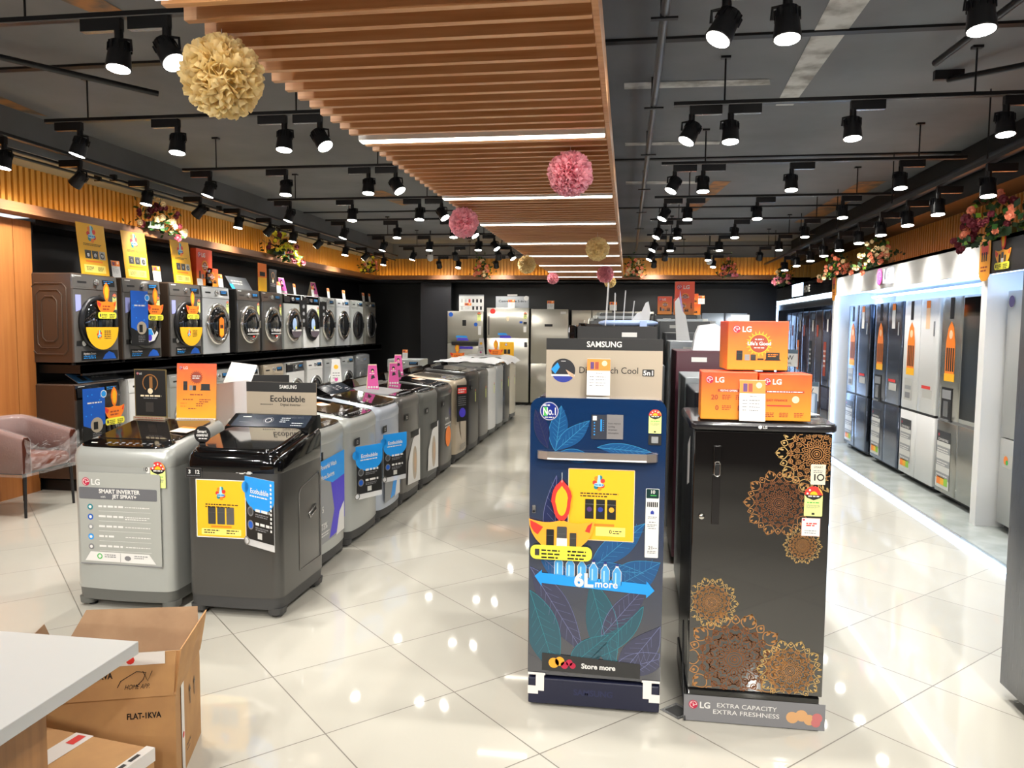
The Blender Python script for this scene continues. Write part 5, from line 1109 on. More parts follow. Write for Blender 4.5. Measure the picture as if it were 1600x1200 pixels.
def mandala(q, cx, cz, R, m, m2, o):
    cl = (-BW/2+.006, BW/2-.006, .142, 1.192); sub = MB(); lw = R*.02
    for r_ in (.07, .12, .17): sub.ring(cx, cz, R*r_-lw/2, R*r_+lw/2, m2, o, 24)
    for ring_, (n, r0, r1, w) in enumerate(((10, .18, .38, .13), (10, .3, .52, .17), (20, .42, .56, .09), (10, .5, .68, .22), (20, .6, .72, .1), (10, .68, 1.0, .24), (10, .74, .92, .12))):
        for k in range(n):
            a = 2*PI*(k+(.5 if ring_ in (2, 5) else 0))/n+PI/2
            petal(sub, cx, cz, a, R*r0, R*r1, R*w*1.25, m2 if ring_ < 5 else m, o, lw)
            if ring_ in (0, 2, 4): petal(sub, cx, cz, a, R*(r0+.04), R*(r1-.06), R*w*.5, m2, o, lw)
    for k in range(10):
        a = 2*PI*(k+.5)/10+PI/2
        for da, L in ((-.14, .87), (0, .95), (.14, .87)):
            c = (cx+R*L*math.cos(a+da*.8), cz+R*L*math.sin(a+da*.8)); sub.pp([(c[0]+R*(.07*math.cos(b_)*math.cos(a+da*2)-.028*math.sin(b_)*math.sin(a+da*2)), c[1]+R*(.07*math.cos(b_)*math.sin(a+da*2)+.028*math.sin(b_)*math.cos(a+da*2))) for b_ in [2*PI*j/8 for j in range(8)]], m, o)
        a2 = 2*PI*k/10+PI/2; sub.disc(cx+R*.84*math.cos(a2), cz+R*.84*math.sin(a2), R*.03, m, o, 8); sub.disc(cx+R*.58*math.cos(a), cz+R*.58*math.sin(a), R*.022, m2, o, 6)
    sub.disc(cx, cz, R*.035, m2, o, 12)
    # keep only faces inside the door
    for fi, f in enumerate(sub.f):
        vs = [sub.v[i] for i in f]
        if all(cl[0] <= p[0] <= cl[1] and cl[2] <= p[2] <= cl[3] for p in vs): q.add(vs, [tuple(range(len(vs)))], sub.mats[sub.mi[fi]])
q = MB()
mandala(q, .205, 1.115, .155, GOLDL, GOLD, .0008); mandala(q, .07, .915, .135, GOLD, GOLDD, .0011); mandala(q, .165, .75, .075, GOLDL, GOLD, .0014)
mandala(q, -.175, .5, .105, GOLDL, GOLD, .0011); mandala(q, -.08, .27, .2, GOLD, GOLDD, .0008); mandala(q, .135, .24, .13, GOLDL, GOLD, .0014)
q.build('mandala_pattern', db)
q = MB(); O = .0024; q.rrect(.185, .24, .995, 1.075, .003, M('bone_print', 'd6cfb8', .4), O); q.text('SMART', .2125, 1.06, .008, INK, O+.0005, 0, 'c'); q.scrib(.195, .23, 1.048, .003, INKG, 2, o=O+.0005); q.text('1', .192, 1.012, .024, INK, O+.0005, .03); q.ring(.222, 1.024, .009, .014, INK, O+.0005, 20)
q.nx(); star_label(q, .165, .87, .068, .118, 2, O); q.nx(); q.rect(.158, .227, .79, .862, M('blush_print', 'e3b8ae', .4), O); q.rect(.16, .225, .792, .86, PAPER, O+.0004); q.disc(.166, .854, .004, LGRED, O+.0008, 8); q.scrib(.175, .215, .838, .005, RED, 2, 1.6, o=O+.0008); q.scrib(.17, .215, .81, .003, INKG, 2, 3, o=O+.0008); q.build('sticker', db)
q = MB(); q.box(-.185, -.155, -.012, 0, 1.03, 1.135, LGBLK); q.tube([(-.17+.011*math.cos(a), -.013, 1.045+(.018 if math.sin(a) > 0 else -.018)+.011*math.sin(a)) for a in [2*PI*k/16+.01 for k in range(17)]], .003, CHROME, 6, caps=False); q.box(-.178, -.162, -.014, -.011, 1.025, 1.065, BLK)
q.box(-.187, -.157, -.004, 0, .82, 1.02, M('grip_recess', '1e1c1c', .12, 0, .5)); q.build('handle', db, bevel=.004)
q = MB(); q.lathe([(.012, 0), (.012, -.008), (.009, -.011), (1e-7, -.011)], (-.225, 0, .85), 'y', CHROME, 20); q.build('lock', db)
q = MB(); q.box(-BW/2+.005, BW/2-.015, -.004, .3, .112, .14, GLBLK); q.box(-BW/2, BW/2-.01, .0, .6, .0, .11, BLKM); bb = q.build('base_stand', bk, bevel=.006)
q = MB(); O = .002; q.rect(-.275, .275, .004, .112, M('ash_print', '77777a', .4), O); lg(q, -.255, .06, .025, PAPER, o=O+.0006); q.text('EXTRA CAPACITY', -.145, .068, .018, PAPER, O+.0006, .0, 'l', w=.235); q.text('EXTRA FRESHNESS', -.16, .04, .018, PAPER, O+.0006, .0, 'l', w=.26)
for u, v, r, m in ((.15, .05, .024, 0), (.185, .06, .024, 0), (.215, .045, .022, 0), (.245, .055, .02, 1), (.24, .035, .018, 1)): q.disc(u, v, r, M('peach_fruit_print', 'c89a6a', .5) if m == 0 else M('rose_fruit_print', 'b86a6a', .5), O+.0005+u*.001, 14)
q.build('base_print', bb)
q = MB(); q.tube([(-.272, .16, .0+.36), (-.275, .1, .2), (-.272, .02, .05), (-.27, -.01, .005)], .0035, BLK, 6); q.build('power_cord', bk)
q = MB(); q.add([(-.275, .02, .98), (-.275, .02, 1.17), (-.275, .13, 1.12), (-.275, .13, .95)], [(0, 1, 2, 3)], PAPER); q.build('side_sheet', bk)
orange_box(.215, .16, .19, 'orange carton with festive offers print, lower one nearer the navy fridge', (.4, 3.12, 1.238), -2, 'offers')
orange_box(.2, .16, .185, 'orange carton with red finance print, lower one farther from the navy fridge', (.613, 3.12, 1.238), 1, 'finance')
orange_box(.235, .2, .195, 'orange carton with sun seal, stacked on top of the two on the black fridge', (.512, 3.17, 1.434), 2, 'seal')
price_card((.487, 3.09, 1.238), 0, 'price card leaning on the orange cartons on the black fridge', .098, .16, None)
t = thing('price_sheet', 'white sheet lying at the right rear of the black fridge top', 'price card', (.74, 3.33, 1.24), 12); q = MB(); q.box(-.08, .06, 0, .09, 0, .003, PAPER); q.add([(-.08, .08, 0), (.05, .1, 0), (.0, .12, .06), (-.07, .1, .05)], [(0, 1, 2, 3)], PAPER); q.build('sheet', t)

# --- rows of fridges behind the front pair, backs together, seen from the side
def island(x, rz, y, h, side, label, w=.58, d=.56, dm=None, brow=None, white=False):
    t, ds, zs = fridge(label, (x, y, 0), rz, w, d, h, 'one', dm or side, side, group='fridges of the middle island')
    q = MB(); s_ = 1 if rz == 90 else -1
    # paper rating plate on the side that faces the front of the shop
    X = -w/2 if rz == 90 else w/2
    q.add([(X-(.001 if rz == 90 else -.001), a, c) for a, c in ((.36, h-.075), (.46, h-.075), (.46, h-.045), (.36, h-.045))], [(0, 1, 2, 3)], GREYP2 if side in (GREYS, LGREYS) else PAPER); q.build('rating_plate', t)
    return t
XR, XL = .88, -.4
for i, (y, h, side, dm, lab) in enumerate(((4.02, 1.3, M('steel_blue_black', '23262e', .3, .3), BLUEG, 'dark blue black'), (4.64, 1.33, LGREYS, SILV2, 'grey side with silver door'), (5.5, 1.45, MAROON, SILV2, 'maroon side with silver door'), (6.3, 1.5, LGREYS, SILV, 'pale grey'), (7.1, 1.56, GREYS, STEEL, 'charcoal'), (8.3, 1.67, GREYS, SILV2, 'charcoal side with silver frame'), (9.1, 1.7, LGREYS, SILV, 'pale grey and tall'), (9.9, 1.76, GREYS, SILV, 'dark grey and tall'), (10.8, 1.76, LGREYS, SILV, 'grey and tall'), (11.7, 1.8, GREYS, SILV, 'dark grey, next to last'), (12.5, 1.8, LGREYS, SILV, 'pale grey, last'))):
    island(XR, 90, y, h, side, '%s fridge, bay side island row, %s behind the mandala fridge' % (lab, ORD(i)), dm=dm)
for i, (y, h, side, dm, lab) in enumerate(((4.5, 1.4, GREYS, BLK, 'charcoal'), (5.5, 1.61, BLK, GLBLK, 'black'), (6.6, 1.63, M('brown_black_side', '2a2422', .3, .2), GLBLK, 'brown black'), (7.3, 1.66, GREYS, STEEL, 'charcoal side with steel door'), (8.2, 1.69, GREYS, SILV, 'dark grey'), (9.1, 1.73, LGREYS, SILV, 'light grey'), (10.0, 1.78, GREYS, SILV, 'charcoal and tall'), (10.9, 1.8, LGREYS, SILV, 'grey and tall'))):
    island(XL, -90, y, h, side, '%s fridge, washer side island row, %s behind the navy fridge' % (lab, ORD(i)), dm=dm, d=.6)
t = thing('feature_board', 'pale board with side text hidden at the left of the champagne board', 'sign', (-.36, 4.3, 1.41), 10); q = MB(); q.box(-.07, .07, 0, .005, 0, .1, CREAM); q.build('board', t)
for i, (x, y, z, w, h, lean) in enumerate(((-.16, 5.4, 1.61, .008, .3, .1), (-.1, 5.45, 1.61, .007, .23, .02), (-.04, 5.5, 1.61, .007, .25, .12), (.02, 5.6, 1.61, .008, .18, .2))):
    t = thing('acrylic_stand', 'thin clear acrylic stand seen edge on above the black island fridge, %s from the left' % ORD(i), 'display stand', (x, y, z), 0, 'acrylic stands on the island fridges')
    q = MB(); q.add([(0, 0, 0), (w, 0, 0), (w+lean*h*.5, .02, h), (lean*h*.5, .02, h), (0, .2, 0), (w, .2, 0), (w+lean*h*.5, .22, h), (lean*h*.5, .22, h)], [(0, 1, 2, 3), (4, 7, 6, 5), (0, 3, 7, 4), (1, 5, 6, 2), (3, 2, 6, 7), (0, 4, 5, 1)], ACRY); q.build('panel', t)
for i, (x, y, z) in enumerate(((.06, 5.7, 1.61), (.12, 5.75, 1.61))):
    t = thing('tent_card', 'white curled paper leaf on the black island fridge, %s' % ('shorter one' if i == 0 else 'taller one'), 'sign', (x, y, z), 0); q = MB(); H = .1+.08*i
    q.prism([(-.04, 0), (.03, 0), (.04, H*.6), (.025, H), (.005, H*.95), (-.03, H*.5)], 'y', 0, .02, PAPER); q.build('leaf', t)
t = thing('cushion_cover', 'folded pale blue cover lying on the black island fridge', 'cloth', (0, 5.45, 1.612)); q = MB(); q.loft(.42, .3, .12, [(.03, 0, 0), (0, .012, .012), (.0, .025, .025), (.04, .038, .036)], BLUESH, .02); q.box(.08, .13, -.03, .0, -.07, .03, BLUESH); q.build('fabric', t)
for i, (x, y, z, w, h, lab) in enumerate(((.46, 9.6, 1.76, .17, .22, 'left orange carton on the middle island'), (.68, 9.75, 1.76, .2, .2, 'lower orange carton of the tall pair on the middle island'), (.72, 9.95, 1.76, .24, .42, 'tall orange carton standing behind on the middle island'), (1.05+.23, 12.3, 1.8, .36, .17, 'wide orange carton at the far right of the island'))):
    if i == 3: x = .95
    orange_box(w, .14, h, lab, (x-.02, y, z), 0, 'seal')
orange_box(.19, .14, .16, 'small orange carton stacked on the wide one at the far right of the island', (.98, 12.32, 1.97), 0, 'seal')
price_card((1.12, 12.3, 1.97), 0, 'price card beside the small far orange carton', .1, .13, None)
t = thing('brochure_bin', 'white curved brochure bin on the maroon island fridge', 'display stand', (.52, 5.25, 1.45), 0)
q = MB(); q.prism([(-.09, 0), (.1, 0), (.085, .16), (.05, .18), (-.05, .165), (-.075, .1)], 'y', 0, .12, WHITE); q.build('bin', t)
t = thing('paper_stack', 'tall white folded papers beside the brochure bin on the island', 'papers', (.4, 6.2, 1.5), 8)
q = MB(); q.prism([(-.02, 0), (.06, 0), (.03, .2), (-.01, .34), (-.04, .3)], 'y', 0, .01, PAPER); q.prism([(.03, 0), (.1, 0), (.06, .2), (.02, .25)], 'y', .06, .07, PAPER); q.add([(-.0, .1, .1), (.02, .1, .4), (.06, .12, .2), (.05, .12, 0)], [(0, 1, 2, 3)], M('lilac_card', 'b9a0cc', .5)); q.build('papers', t)
t = thing('feature_board', 'narrow pale board with dark letters at the right end of the maroon island fridge', 'sign', (.74, 5.32, 1.45), 0); q = MB(); q.box(-.06, .06, 0, .005, 0, .24, M('pale_board', 'cfd8d8', .3)); q.rect(-.05, -.01, .17, .2, INK); q.disc(-.03, .185, .012, YEL, .0016, 10)
for k in range(4): q.rect(-.03, .0, .02+k*.03, .036+k*.03, TEALB, .001)
q.build('board', t)
for i, (x, y, lab) in enumerate(((.16, 15.0, ''), )): pass
t = thing('floor_socket', 'open metal floor socket beside the black fridge base', 'socket', (.235, 3.17, 0), 45); q = MB(); q.box(-.05, .05, -.05, .05, 0.0005, .003, CHROMEM); q.box(-.035, .035, -.035, .035, .003, .004, SKIRTD); q.build('plate', t)
t = thing('floor_socket', 'open metal floor socket on the right of the black fridge', 'socket', (.93, 4.2, 0), 45); q = MB(); q.box(-.05, .05, -.05, .05, 0.0005, .003, CHROMEM); q.box(-.035, .035, -.035, .035, .003, .004, SKIRTD); q.build('plate', t)

# --- steel fridges along the back wall
def stick(q, u0, v0, u1, v1, m, o=.002): q.rect(u0, u1, v0, v1, m, o)
t, ds, zs = fridge('steel double door fridge with dark handle bar, first along the back wall', (-3.29, 15.42, 0), 0, .75, .68, 1.9, 'two', STEEL, GREYS, .64, 'steel fridges along the back wall')
q = MB(); q.disc(-.3, 1.83, .055, M('holo_white', 'd9d5e8', .15, .4), .002, 20); q.disc(-.3, 1.83, .045, BLUE, .003, 20); q.nx(); q.rrect(-.06, .02, 1.6, 1.72, .01, BLK, .002); q.nx(); star_label(q, .25, 1.7, .08, .18, o=.002); q.nx(); q.disc(.22, 1.63, .04, BLUE, .002, 12); q.rect(.27, .33, 1.42, 1.6, PAPER, .002)
q.nx(); q.pp([(-.2, 1.36), (.06, 1.36), (.02, 1.4), (-.18, 1.4)], LBLUE, .002); q.pp([(-.18, 1.3), (.08, 1.3), (.04, 1.35), (-.16, 1.35)], PURP, .002); q.nx(); q.rect(-.16, .16, 1.13, 1.18, PURP, .002); [q.rrect(-.1, .15, 1.05-k*.08, 1.09-k*.08, .015, GREYP2, .002) for k in range(5)]; q.build('sticker', t)
q = MB(); q.box(-.28, .28, -.04, 0, zs-.03, zs+.03, BLKM); q.build('handle', ds[1], bevel=.006)
diya(.3, 'orange festive tag with lemon pill on the first steel fridge at the back', (-3.45, 15.4, .87), 0, False)
t, ds, zs = fridge('steel double door fridge with yellow print, second along the back wall', (-2.41, 15.42, 0), 0, .87, .7, 1.97, 'two', STEEL, GREYS, .68, 'steel fridges along the back wall')
q = MB(); q.disc(-.31, 1.9, .055, RED, .002, 20); q.nx(); q.disc(0, 1.75, .03, CREAM, .002, 16, rv=.05); q.nx(); star_label(q, .32, 1.75, .07, .13, o=.002); q.nx(); q.rect(.24, .3, 1.66, 1.7, BLUE, .002); q.nx(); q.rect(.32, .39, 1.64, 1.69, INK, .002); q.rect(.32, .38, 1.48, 1.6, PAPER, .002); q.nx(); q.rect(-.4, -.38, 1.42, 1.8, BLKM, .002)
q.nx(); q.pp([(-.2, 1.42), (.0, 1.42), (-.04, 1.46), (-.2, 1.46)], LBLUE, .002); q.pp([(-.16, 1.36), (.08, 1.36), (.04, 1.41), (-.16, 1.41)], PURP, .002); q.nx(); q.rect(-.17, .13, .96, 1.28, YEL, .002); festive(q, -.03, 1.23, .07, .003); machines(q, -.08, .06, 1.04, .09, (INK, INK), .003); q.nx(); q.rrect(.34, .4, 1.18, 1.28, .01, DKPANEL, .002); q.scrib(-.14, .1, .99, .01, INK, 1, o=.003); q.build('sticker', t)
diya(.3, 'orange festive tag with lemon pill on the second steel fridge at the back', (-2.65, 15.4, .95), 0, False)
t, ds, zs = fridge('plain steel fridge with freezer below, third along the back wall', (-1.56, 15.42, 0), 0, .76, .7, 1.95, 'bottom', STEEL, GREYS, .42, 'steel fridges along the back wall')
q = MB(); q.rect(-.1, .06, 1.6, 1.65, BLK, .002); q.nx(); q.rrect(.22, .33, 1.85, 1.9, .006, PAPER, .002); q.build('display', t)
t, ds, zs = fridge('wide steel fridge with water recess, fourth along the back wall', (-.72, 15.42, 0), 0, .8, .7, 1.93, 'french', STEEL, GREYS, .3, 'steel fridges along the back wall')
q = MB(); q.rect(-.33, -.18, 1.2, 1.6, BLK, .002); q.build('water_recess', t)
for i, (x, w, h, m, lab) in enumerate(((.12, .76, 1.91, STEEL, 'fifth'), (.98, .8, 1.9, STEELD, 'sixth'), (1.85, .85, 1.89, M('mist_blue_steel', '8f9aa6', .3, .5), 'seventh'))):
    fridge('%s steel fridge along the back wall, behind the island' % lab, (x, 15.42, 0), 0, w, .7, h, 'french', m, GREYS, .35, 'steel fridges along the back wall')
t = thing('feature_board', 'white board of small pictures on the first steel fridge', 'sign', (-3.2, 15.6, 1.9)); q = MB(); q.box(-.26, .26, 0, .006, 0, .34, PAPER)
for r_ in range(2):
    q.rect(-.24, .24, .13+.17*r_-.03, .135+.17*r_-.03, INKG)
    for k in range(6): q.rect(-.22+k*.08, -.18+k*.08, .03+.15*r_, .1+.15*r_, INK if k > 2 else (RED if k == 2 else GREYP2))
q.rect(-.26, .26, .31, .34, GREYP); q.build('board', t)
t = thing('feature_board', 'grey convertible board on the second steel fridge', 'sign', (-2.35, 15.6, 1.97)); q = MB(); q.box(-.34, .34, 0, .006, 0, .24, M('board_steel', 'a3a7aa', .3)); q.text('Convertible 5-in-1', -.28, .12, .045, INK, .001, .02, 'l', w=.56); q.box(-.1, .1, 0, .02, .25, .28, GREYP2); q.disc(.29, .2, .05, PAPER, .002, 14); q.build('board', t)
for i, (x, z) in enumerate(((-3.25, 1.9), (-2.35, 1.97), (-1.55, 1.95), (-.3, 1.93))): price_card((x, 15.48, z), 0, 'orange topped price card on the %s steel fridge at the back' % ('first', 'second', 'third', 'fourth')[i], .14, .17)

# ================================================================== RIGHT HAND BAYS
b = MB(); b.box(2.5, 3.53, 2.2, 15.3, 0, .06, GREYT); b.box(2.498, 2.5, 6.1, 15.3, .03, .06, CHROMEM); struct(b, 'floor')
b = MB(); b.box(2.488, 2.499, 2.5, 15.2, .006, .03, LED); tag(b.build('floor_led_line'), 'cool white light line along the foot of the right hand platform', 'light strip')
def bay(name, label, y0, y1, fascia, inner, z0=2.04, z1=2.3):
    t = thing(name, label, 'display bay', (0, 0, 0))
    q = MB(); q.box(2.72, 3.53, y0, y1, z1-.03, z1, inner); q.box(2.72, 2.75, y0, y1, z0, z1, fascia); q.build('canopy_fascia', t)
    q = MB(); q.box(2.752, 3.53, y0+.01, y1-.01, z0+.04, z0+.06, M('bay_ceiling_white', 'dfe6ee', .4)); q.build('canopy_ceiling', t)
    q = MB(); q.box(2.752, 2.762, y0+.02, y1-.02, z0-.002, z0+.012, LED); q.box(3.18, 3.2, y0+.1, y1-.1, z0-.03, z0-.01, LED2); q.build('led_lines', t)
    q = MB(); q.box(3.505, 3.529, y0+.01, y1-.01, .06, z0+.06, WHITEM if inner is not BLKM else BLKM); struct(q, 'wall_right')
    return t
t = bay('display_bay', 'white lit display bay with pink emblem over the steel and white fridges', 6.55, 10.9, WHITEM, WHITEM)
q = MB(); q.box(2.74, 3.53, 6.45, 6.55, .06, 2.3, WHITEM); q.build('divider_wall', t)
q = MB(); q.box(2.74, 3.53, 10.9, 11.0, .06, 2.3, WHITEM); q.build('divider_wall', t)
q = MB(); q.box(2.745, 2.765, 10.88, 10.9, .08, 2.04, LED); q.box(3.3, 3.32, 10.86, 10.88, .1, 2.0, LED); q.build('upright_led_lines', t)
q = MB(Matrix.Translation((2.72, 8.75, 0)) @ Matrix.Rotation(-PI/2, 4, 'Z')); q.disc(-.16, 2.17, .09, PINK, .03, 28); q.disc(-.16, 2.17, .082, M('emblem_magenta', 'd6409f', .3, em='ff4fb8', es=1.2), .031, 28); q.ring(-.16, 2.17, .055, .066, PAPER, .032, 24, -.1, 1.5*PI); q.rect(-.165, -.15, 2.14, 2.2, PAPER, .032); q.rect(-.165, -.13, 2.135, 2.147, PAPER, .032); q.rect(-.16, -.095, 2.166, 2.176, PAPER, .032)
q.text('LG', -.04, 2.1, .14, M('letter_white_lit', 'f2f6ff', .3, em='eaf2ff', es=1.6), .03, .04)
q.prism([(-.25, 2.08), (.25, 2.08), (.25, 2.26), (-.25, 2.26)], 'y', -.004, -.001, ACRY); q.build('emblem', t)
t = bay('display_bay', 'dark fronted display bay nearest the front, white inside', 2.3, 6.44, BLKM, M('bay_ceiling_white', 'dfe6ee', .4), 2.03, 2.3)
q = MB()
for k in range(5): q.lathe([(.05, 2.068), (.05, 2.062), (1e-7, 2.062)], (3.0, 2.9+k*.8, 0), 'z', M('bay_downlight', 'ffffff', .4, em='dcebff', es=9), 16)
q.build('downlights', t)
t = bay('display_bay', 'dark far display bay with pale light band over the wine coloured fridges', 11.02, 14.9, GLBLK, BLKM, 2.1, 2.36)
q = MB(); q.box(2.72, 2.74, 11.05, 14.9, 2.03, 2.1, M('light_band', 'ffffff', .4, em='cfe4f2', es=2.2)); q.box(2.72, 2.745, 14.86, 14.9, .06, 2.1, LED); q.box(2.75, 2.8, 11.05, 14.85, 1.93, 2.03, BLK); q.build('light_band', t)
q = MB(Matrix.Translation((2.72, 13.1, 0)) @ Matrix.Rotation(-PI/2, 4, 'Z')); q.rect(-.45, .35, 2.13, 2.33, M('lit_logo_plate', 'dff0ff', .3, em='cfe8ff', es=3), .004); q.text('HOME', .42, 2.17, .1, GREYP2, .004, .03); q.build('lit_sign', t)
FX = 2.86
defs = [(7.16, .9, M('steel_french', '9a9992', .25, .8), STEELD, 'steel French door fridge with water dispenser, nearest in the white bay', 1), (8.13, .9, WHT, BLK, 'white four door fridge in the white bay', 0), (9.1, .9, STEELD, BLK, 'dark steel fridge with dispenser in the white bay, left of the white one', 1), (10.2, .9, STEELD, BLK, 'dark steel fridge farthest in the white bay', 0)]
BODYR = {2: M('blue_steel', '5f6675', .22, .85)}
for i, (y, w, body, side, lab, disp) in enumerate(defs):
    bm = body if i < 2 else BODYR[2]
    t, ds, zs = fridge(lab, (FX, y, .06), -90, w, .63, 1.84, 'french', bm, BLK, .37, 'French door fridges in the white bay', gap=BLK if i != 0 else CHROMEM)
    q = MB(); O = .002
    q.pp([(-.33, 1.15), (-.13, 1.15), (-.13, 1.42), (-.17, 1.56), (-.23, 1.62), (-.29, 1.56), (-.33, 1.42)], ORA, O); q.pp([(-.34, 1.08), (-.12, 1.08), (-.12, 1.15), (-.34, 1.15)], YEL, O); q.disc(-.23, 1.5, .04, PEACH, O+.0006, 14); [q.rect(-.31+k*.045, -.28+k*.045, 1.17, 1.38, INK, O+.0006) for k in range(4)]
    q.nx(); q.rect(-.27, -.19, 1.64, 1.83, INK, O); q.nx(); q.rect(.14, .24, 1.55, 1.82, PEACH if i == 1 else PAPER, O); q.rect(.14, .24, 1.75, 1.82, ORA, O+.0006); q.nx(); q.rect(.33, .37, 1.48, 1.62, GREYP, O)
    q.nx(); q.rect(.1, .32, .97, 1.0, RED, O); q.rect(.12, .36, .88, .96, GREYP2, O)
    if i in (1, 3): q.nx(); q.rect(-.37, -.16, .82, 1.04, GREYP2, O); q.rect(-.35, -.18, .93, .97, GREYP, O+.0006); q.rect(-.34, -.2, .84, .9, INKG, O+.0006)
    z = zs-.1; q.nx(); q.rect(-.42, -.12, .1, z, M('energy_sheet', 'c9c9c4', .4), O); q.rect(-.42, -.12, z-.1, z, DKPANEL, O+.0006); q.disc(-.38, z-.04, .014, LGRED, O+.001, 10); q.text('CONVERTIBLE', -.39, z-.09, .02, PAPER, O+.001, .02, 'l', w=.22)
    for k in range(3): q.rect(-.42, -.12, z-.2-k*.12, z-.14-k*.12, GREYP, O+.0006); q.scrib(-.4, -.16, z-.17-k*.12, .01, PAPER, 2, o=O+.001)
    for k, m in enumerate((ORA, YEL, LIME)): q.rect(-.39+k*.08, -.31+k*.08, .13, .2, m, O+.001)
    q.build('sticker', t)
    if disp:
        q = MB(); q.box(-.37, -.14, -.004, .02, .72, 1.02, BLK); q.box(-.35, -.16, -.006, -.003, .92, 1.0, GREYP); q.box(-.3, -.2, -.012, -.004, .76, .9, CHROMEM); q.box(-.35, -.16, -.02, -.004, .72, .74, CHROMEM); q.build('dispenser', ds[1] if i else ds[1])
    if i == 0:
        q = MB(); q.rrect(.02, .43, zs+.05, 1.82, .01, GLBLK, .003); q.build('glass_window', t)
t, ds, zs = fridge('silver bottom freezer fridge behind the dark fridge, in the nearest right hand bay', (FX, 6.08, .06), -90, .62, .62, 1.84, 'bottom', M('satin_silver', 'b5b6b3', .3, .4), STEELD, .37)
q = MB(); q.disc(-.235, 1.76, .05, PAPER, .002, 20); q.disc(-.235, 1.76, .045, M('violet_badge', '5b4a86', .4), .003, 20); q.nx(); q.rect(-.24, -.08, .5, .6, GREYP2, .002); q.disc(-.19, .555, .035, ORA, .003, 8); q.disc(-.17, .54, .02, GREENP, .0035, 8); q.build('sticker', t)
diya(.3, 'orange festive tag with lemon pill on the silver fridge in the nearest bay', (FX-.01, 5.98, 1.45), -90, False)
diya(.24, 'festive tag with lemon pill on the black fascia of the nearest right hand bay', (2.715, 6.18, 2.05), -90, True)
for i, (y, lab) in enumerate(((6.46, 'tall orange bottle shaped tag at the near end of the white canopy'), (10.86, 'tall orange bottle shaped tag at the far end of the white canopy'))):
    t = thing('hanging_tag', lab, 'hanging tag', (2.712, y, 1.98), -90); q = MB(); q.prism([(-.09, .04), (-.04, 0), (.04, 0), (.09, .04), (.09, .3), (.05, .34), (-.05, .34), (-.09, .3)], 'y', 0, .003, M('amber_print', 'f8a52c', .45)); q.rect(-.06, .06, .2, .3, RED); [q.rect(-.05+k*.035, -.03+k*.035, .15, .22, INK, .0016) for k in range(3)]; q.scrib(-.06, .06, .1, .012, REDD, 2); q.build('card', t)
WN = [M('wine_glass', '4a3034', .15, .3, .5), M('copper_brown_steel', '5c4a42', .2, .5), M('aubergine_glass', '3d3548', .15, .3, .5), M('slate_violet_steel', '4c4a5a', .2, .5)]
for i, y in enumerate((11.55, 12.45, 13.35, 14.25)):
    t, ds, zs = fridge('%s fridge in the far dark bay, %s from the white bay' % (('aubergine', 'copper brown', 'wine', 'slate violet')[i], ORD(i)), (FX, y, .06), -90, .86, .63, 1.82, 'french', WN[(2, 1, 0, 3)[i]], BLK, .36, 'dark fridges in the far bay')
    q = MB(); q.rect(-.2, -.12, 1.5, 1.7, PAPER, .002); q.nx(); q.rrect(-.28, -.04, 1.68, 1.78, .03, STEELD, .002); q.nx(); q.rect(.1, .2, 1.42, 1.6, REDD, .002); q.nx(); q.rect(-.35, -.2, .85, 1.35, (REDD, INK, ORA, GREYP)[i], .002); q.scrib(-.34, -.22, 1.2, .03, PAPER, 4, 2.4, o=.003); q.build('sticker', t)
for i, (y, z) in enumerate(((12.35, 1.02), (11.0, .62))):
    t = thing('arrival_board', 'white new arrival board in front of the far dark fridges, %s' % ('higher one' if i == 0 else 'lower one'), 'sign', (2.42, y, 0), -38)
    q = MB(); q.box(-.19, .19, 0, .008, z, z+.26, PAPER); q.box(-.012, .012, .008, .02, 0, z+.1, CHROMEM); q.box(-.12, .12, -.1, .12, 0, .012, CHROMEM); q.build('board', t)
    q = MB(); q.rect(-.19, .19, z+.2, z+.26, M('slate_blue_print', '5c7080', .5)); q.text('NEW', -.0, z+.1, .075, INK, .001, 0, 'c'); q.text('ARRIVAL', 0, z+.035, .035, INK, .001, 0, 'c'); q.build('print', t)
# dark fridge cut by the right edge of the frame
t, ds, zs = fridge('tall dark steel fridge standing alone in the aisle before the nearest bay', (1.64, 3.15, 0), -90, .8, .7, 1.85, 'one', STEELD, BLK, .7)

# ================================================================== DESK, CARTONS AND CHAIR ON THE LEFT
t = thing('desk', 'white topped desk with timber body beside the cardboard boxes', 'desk', (-2.1, 1.3, 0))
q = MB(); q.box(-.75, .82, -.75, .53, .715, .75, DESKW); q.build('desk_top', t, bevel=.002)
q = MB(); q.box(-.65, .68, -.65, .36, 0, .715, WOODD); q.build('desk_body', t)
def carton(name, label, loc, rz): return thing(name, label, 'box', loc, rz)
t = carton('cardboard_box', 'open brown cardboard box with raised flaps beside the desk', (-1.5, 2.33, 0), 19)
w, d, h = .5, .38, .34; th = .006
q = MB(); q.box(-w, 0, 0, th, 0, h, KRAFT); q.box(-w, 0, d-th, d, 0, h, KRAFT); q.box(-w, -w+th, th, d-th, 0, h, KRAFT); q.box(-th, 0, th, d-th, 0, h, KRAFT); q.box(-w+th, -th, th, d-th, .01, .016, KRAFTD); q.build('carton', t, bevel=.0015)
def flap(nm, pts, m=KRAFT):
    q = MB(); n = (Vector(pts[1])-Vector(pts[0])).cross(Vector(pts[2])-Vector(pts[1])).normalized()*.004
    P = [Vector(p) for p in pts]; q.add([tuple(p) for p in P]+[tuple(p+n) for p in P], [(3, 2, 1, 0), (4, 5, 6, 7), (0, 1, 5, 4), (1, 2, 6, 5), (2, 3, 7, 6), (3, 0, 4, 7)], m); return q.build(nm, t)
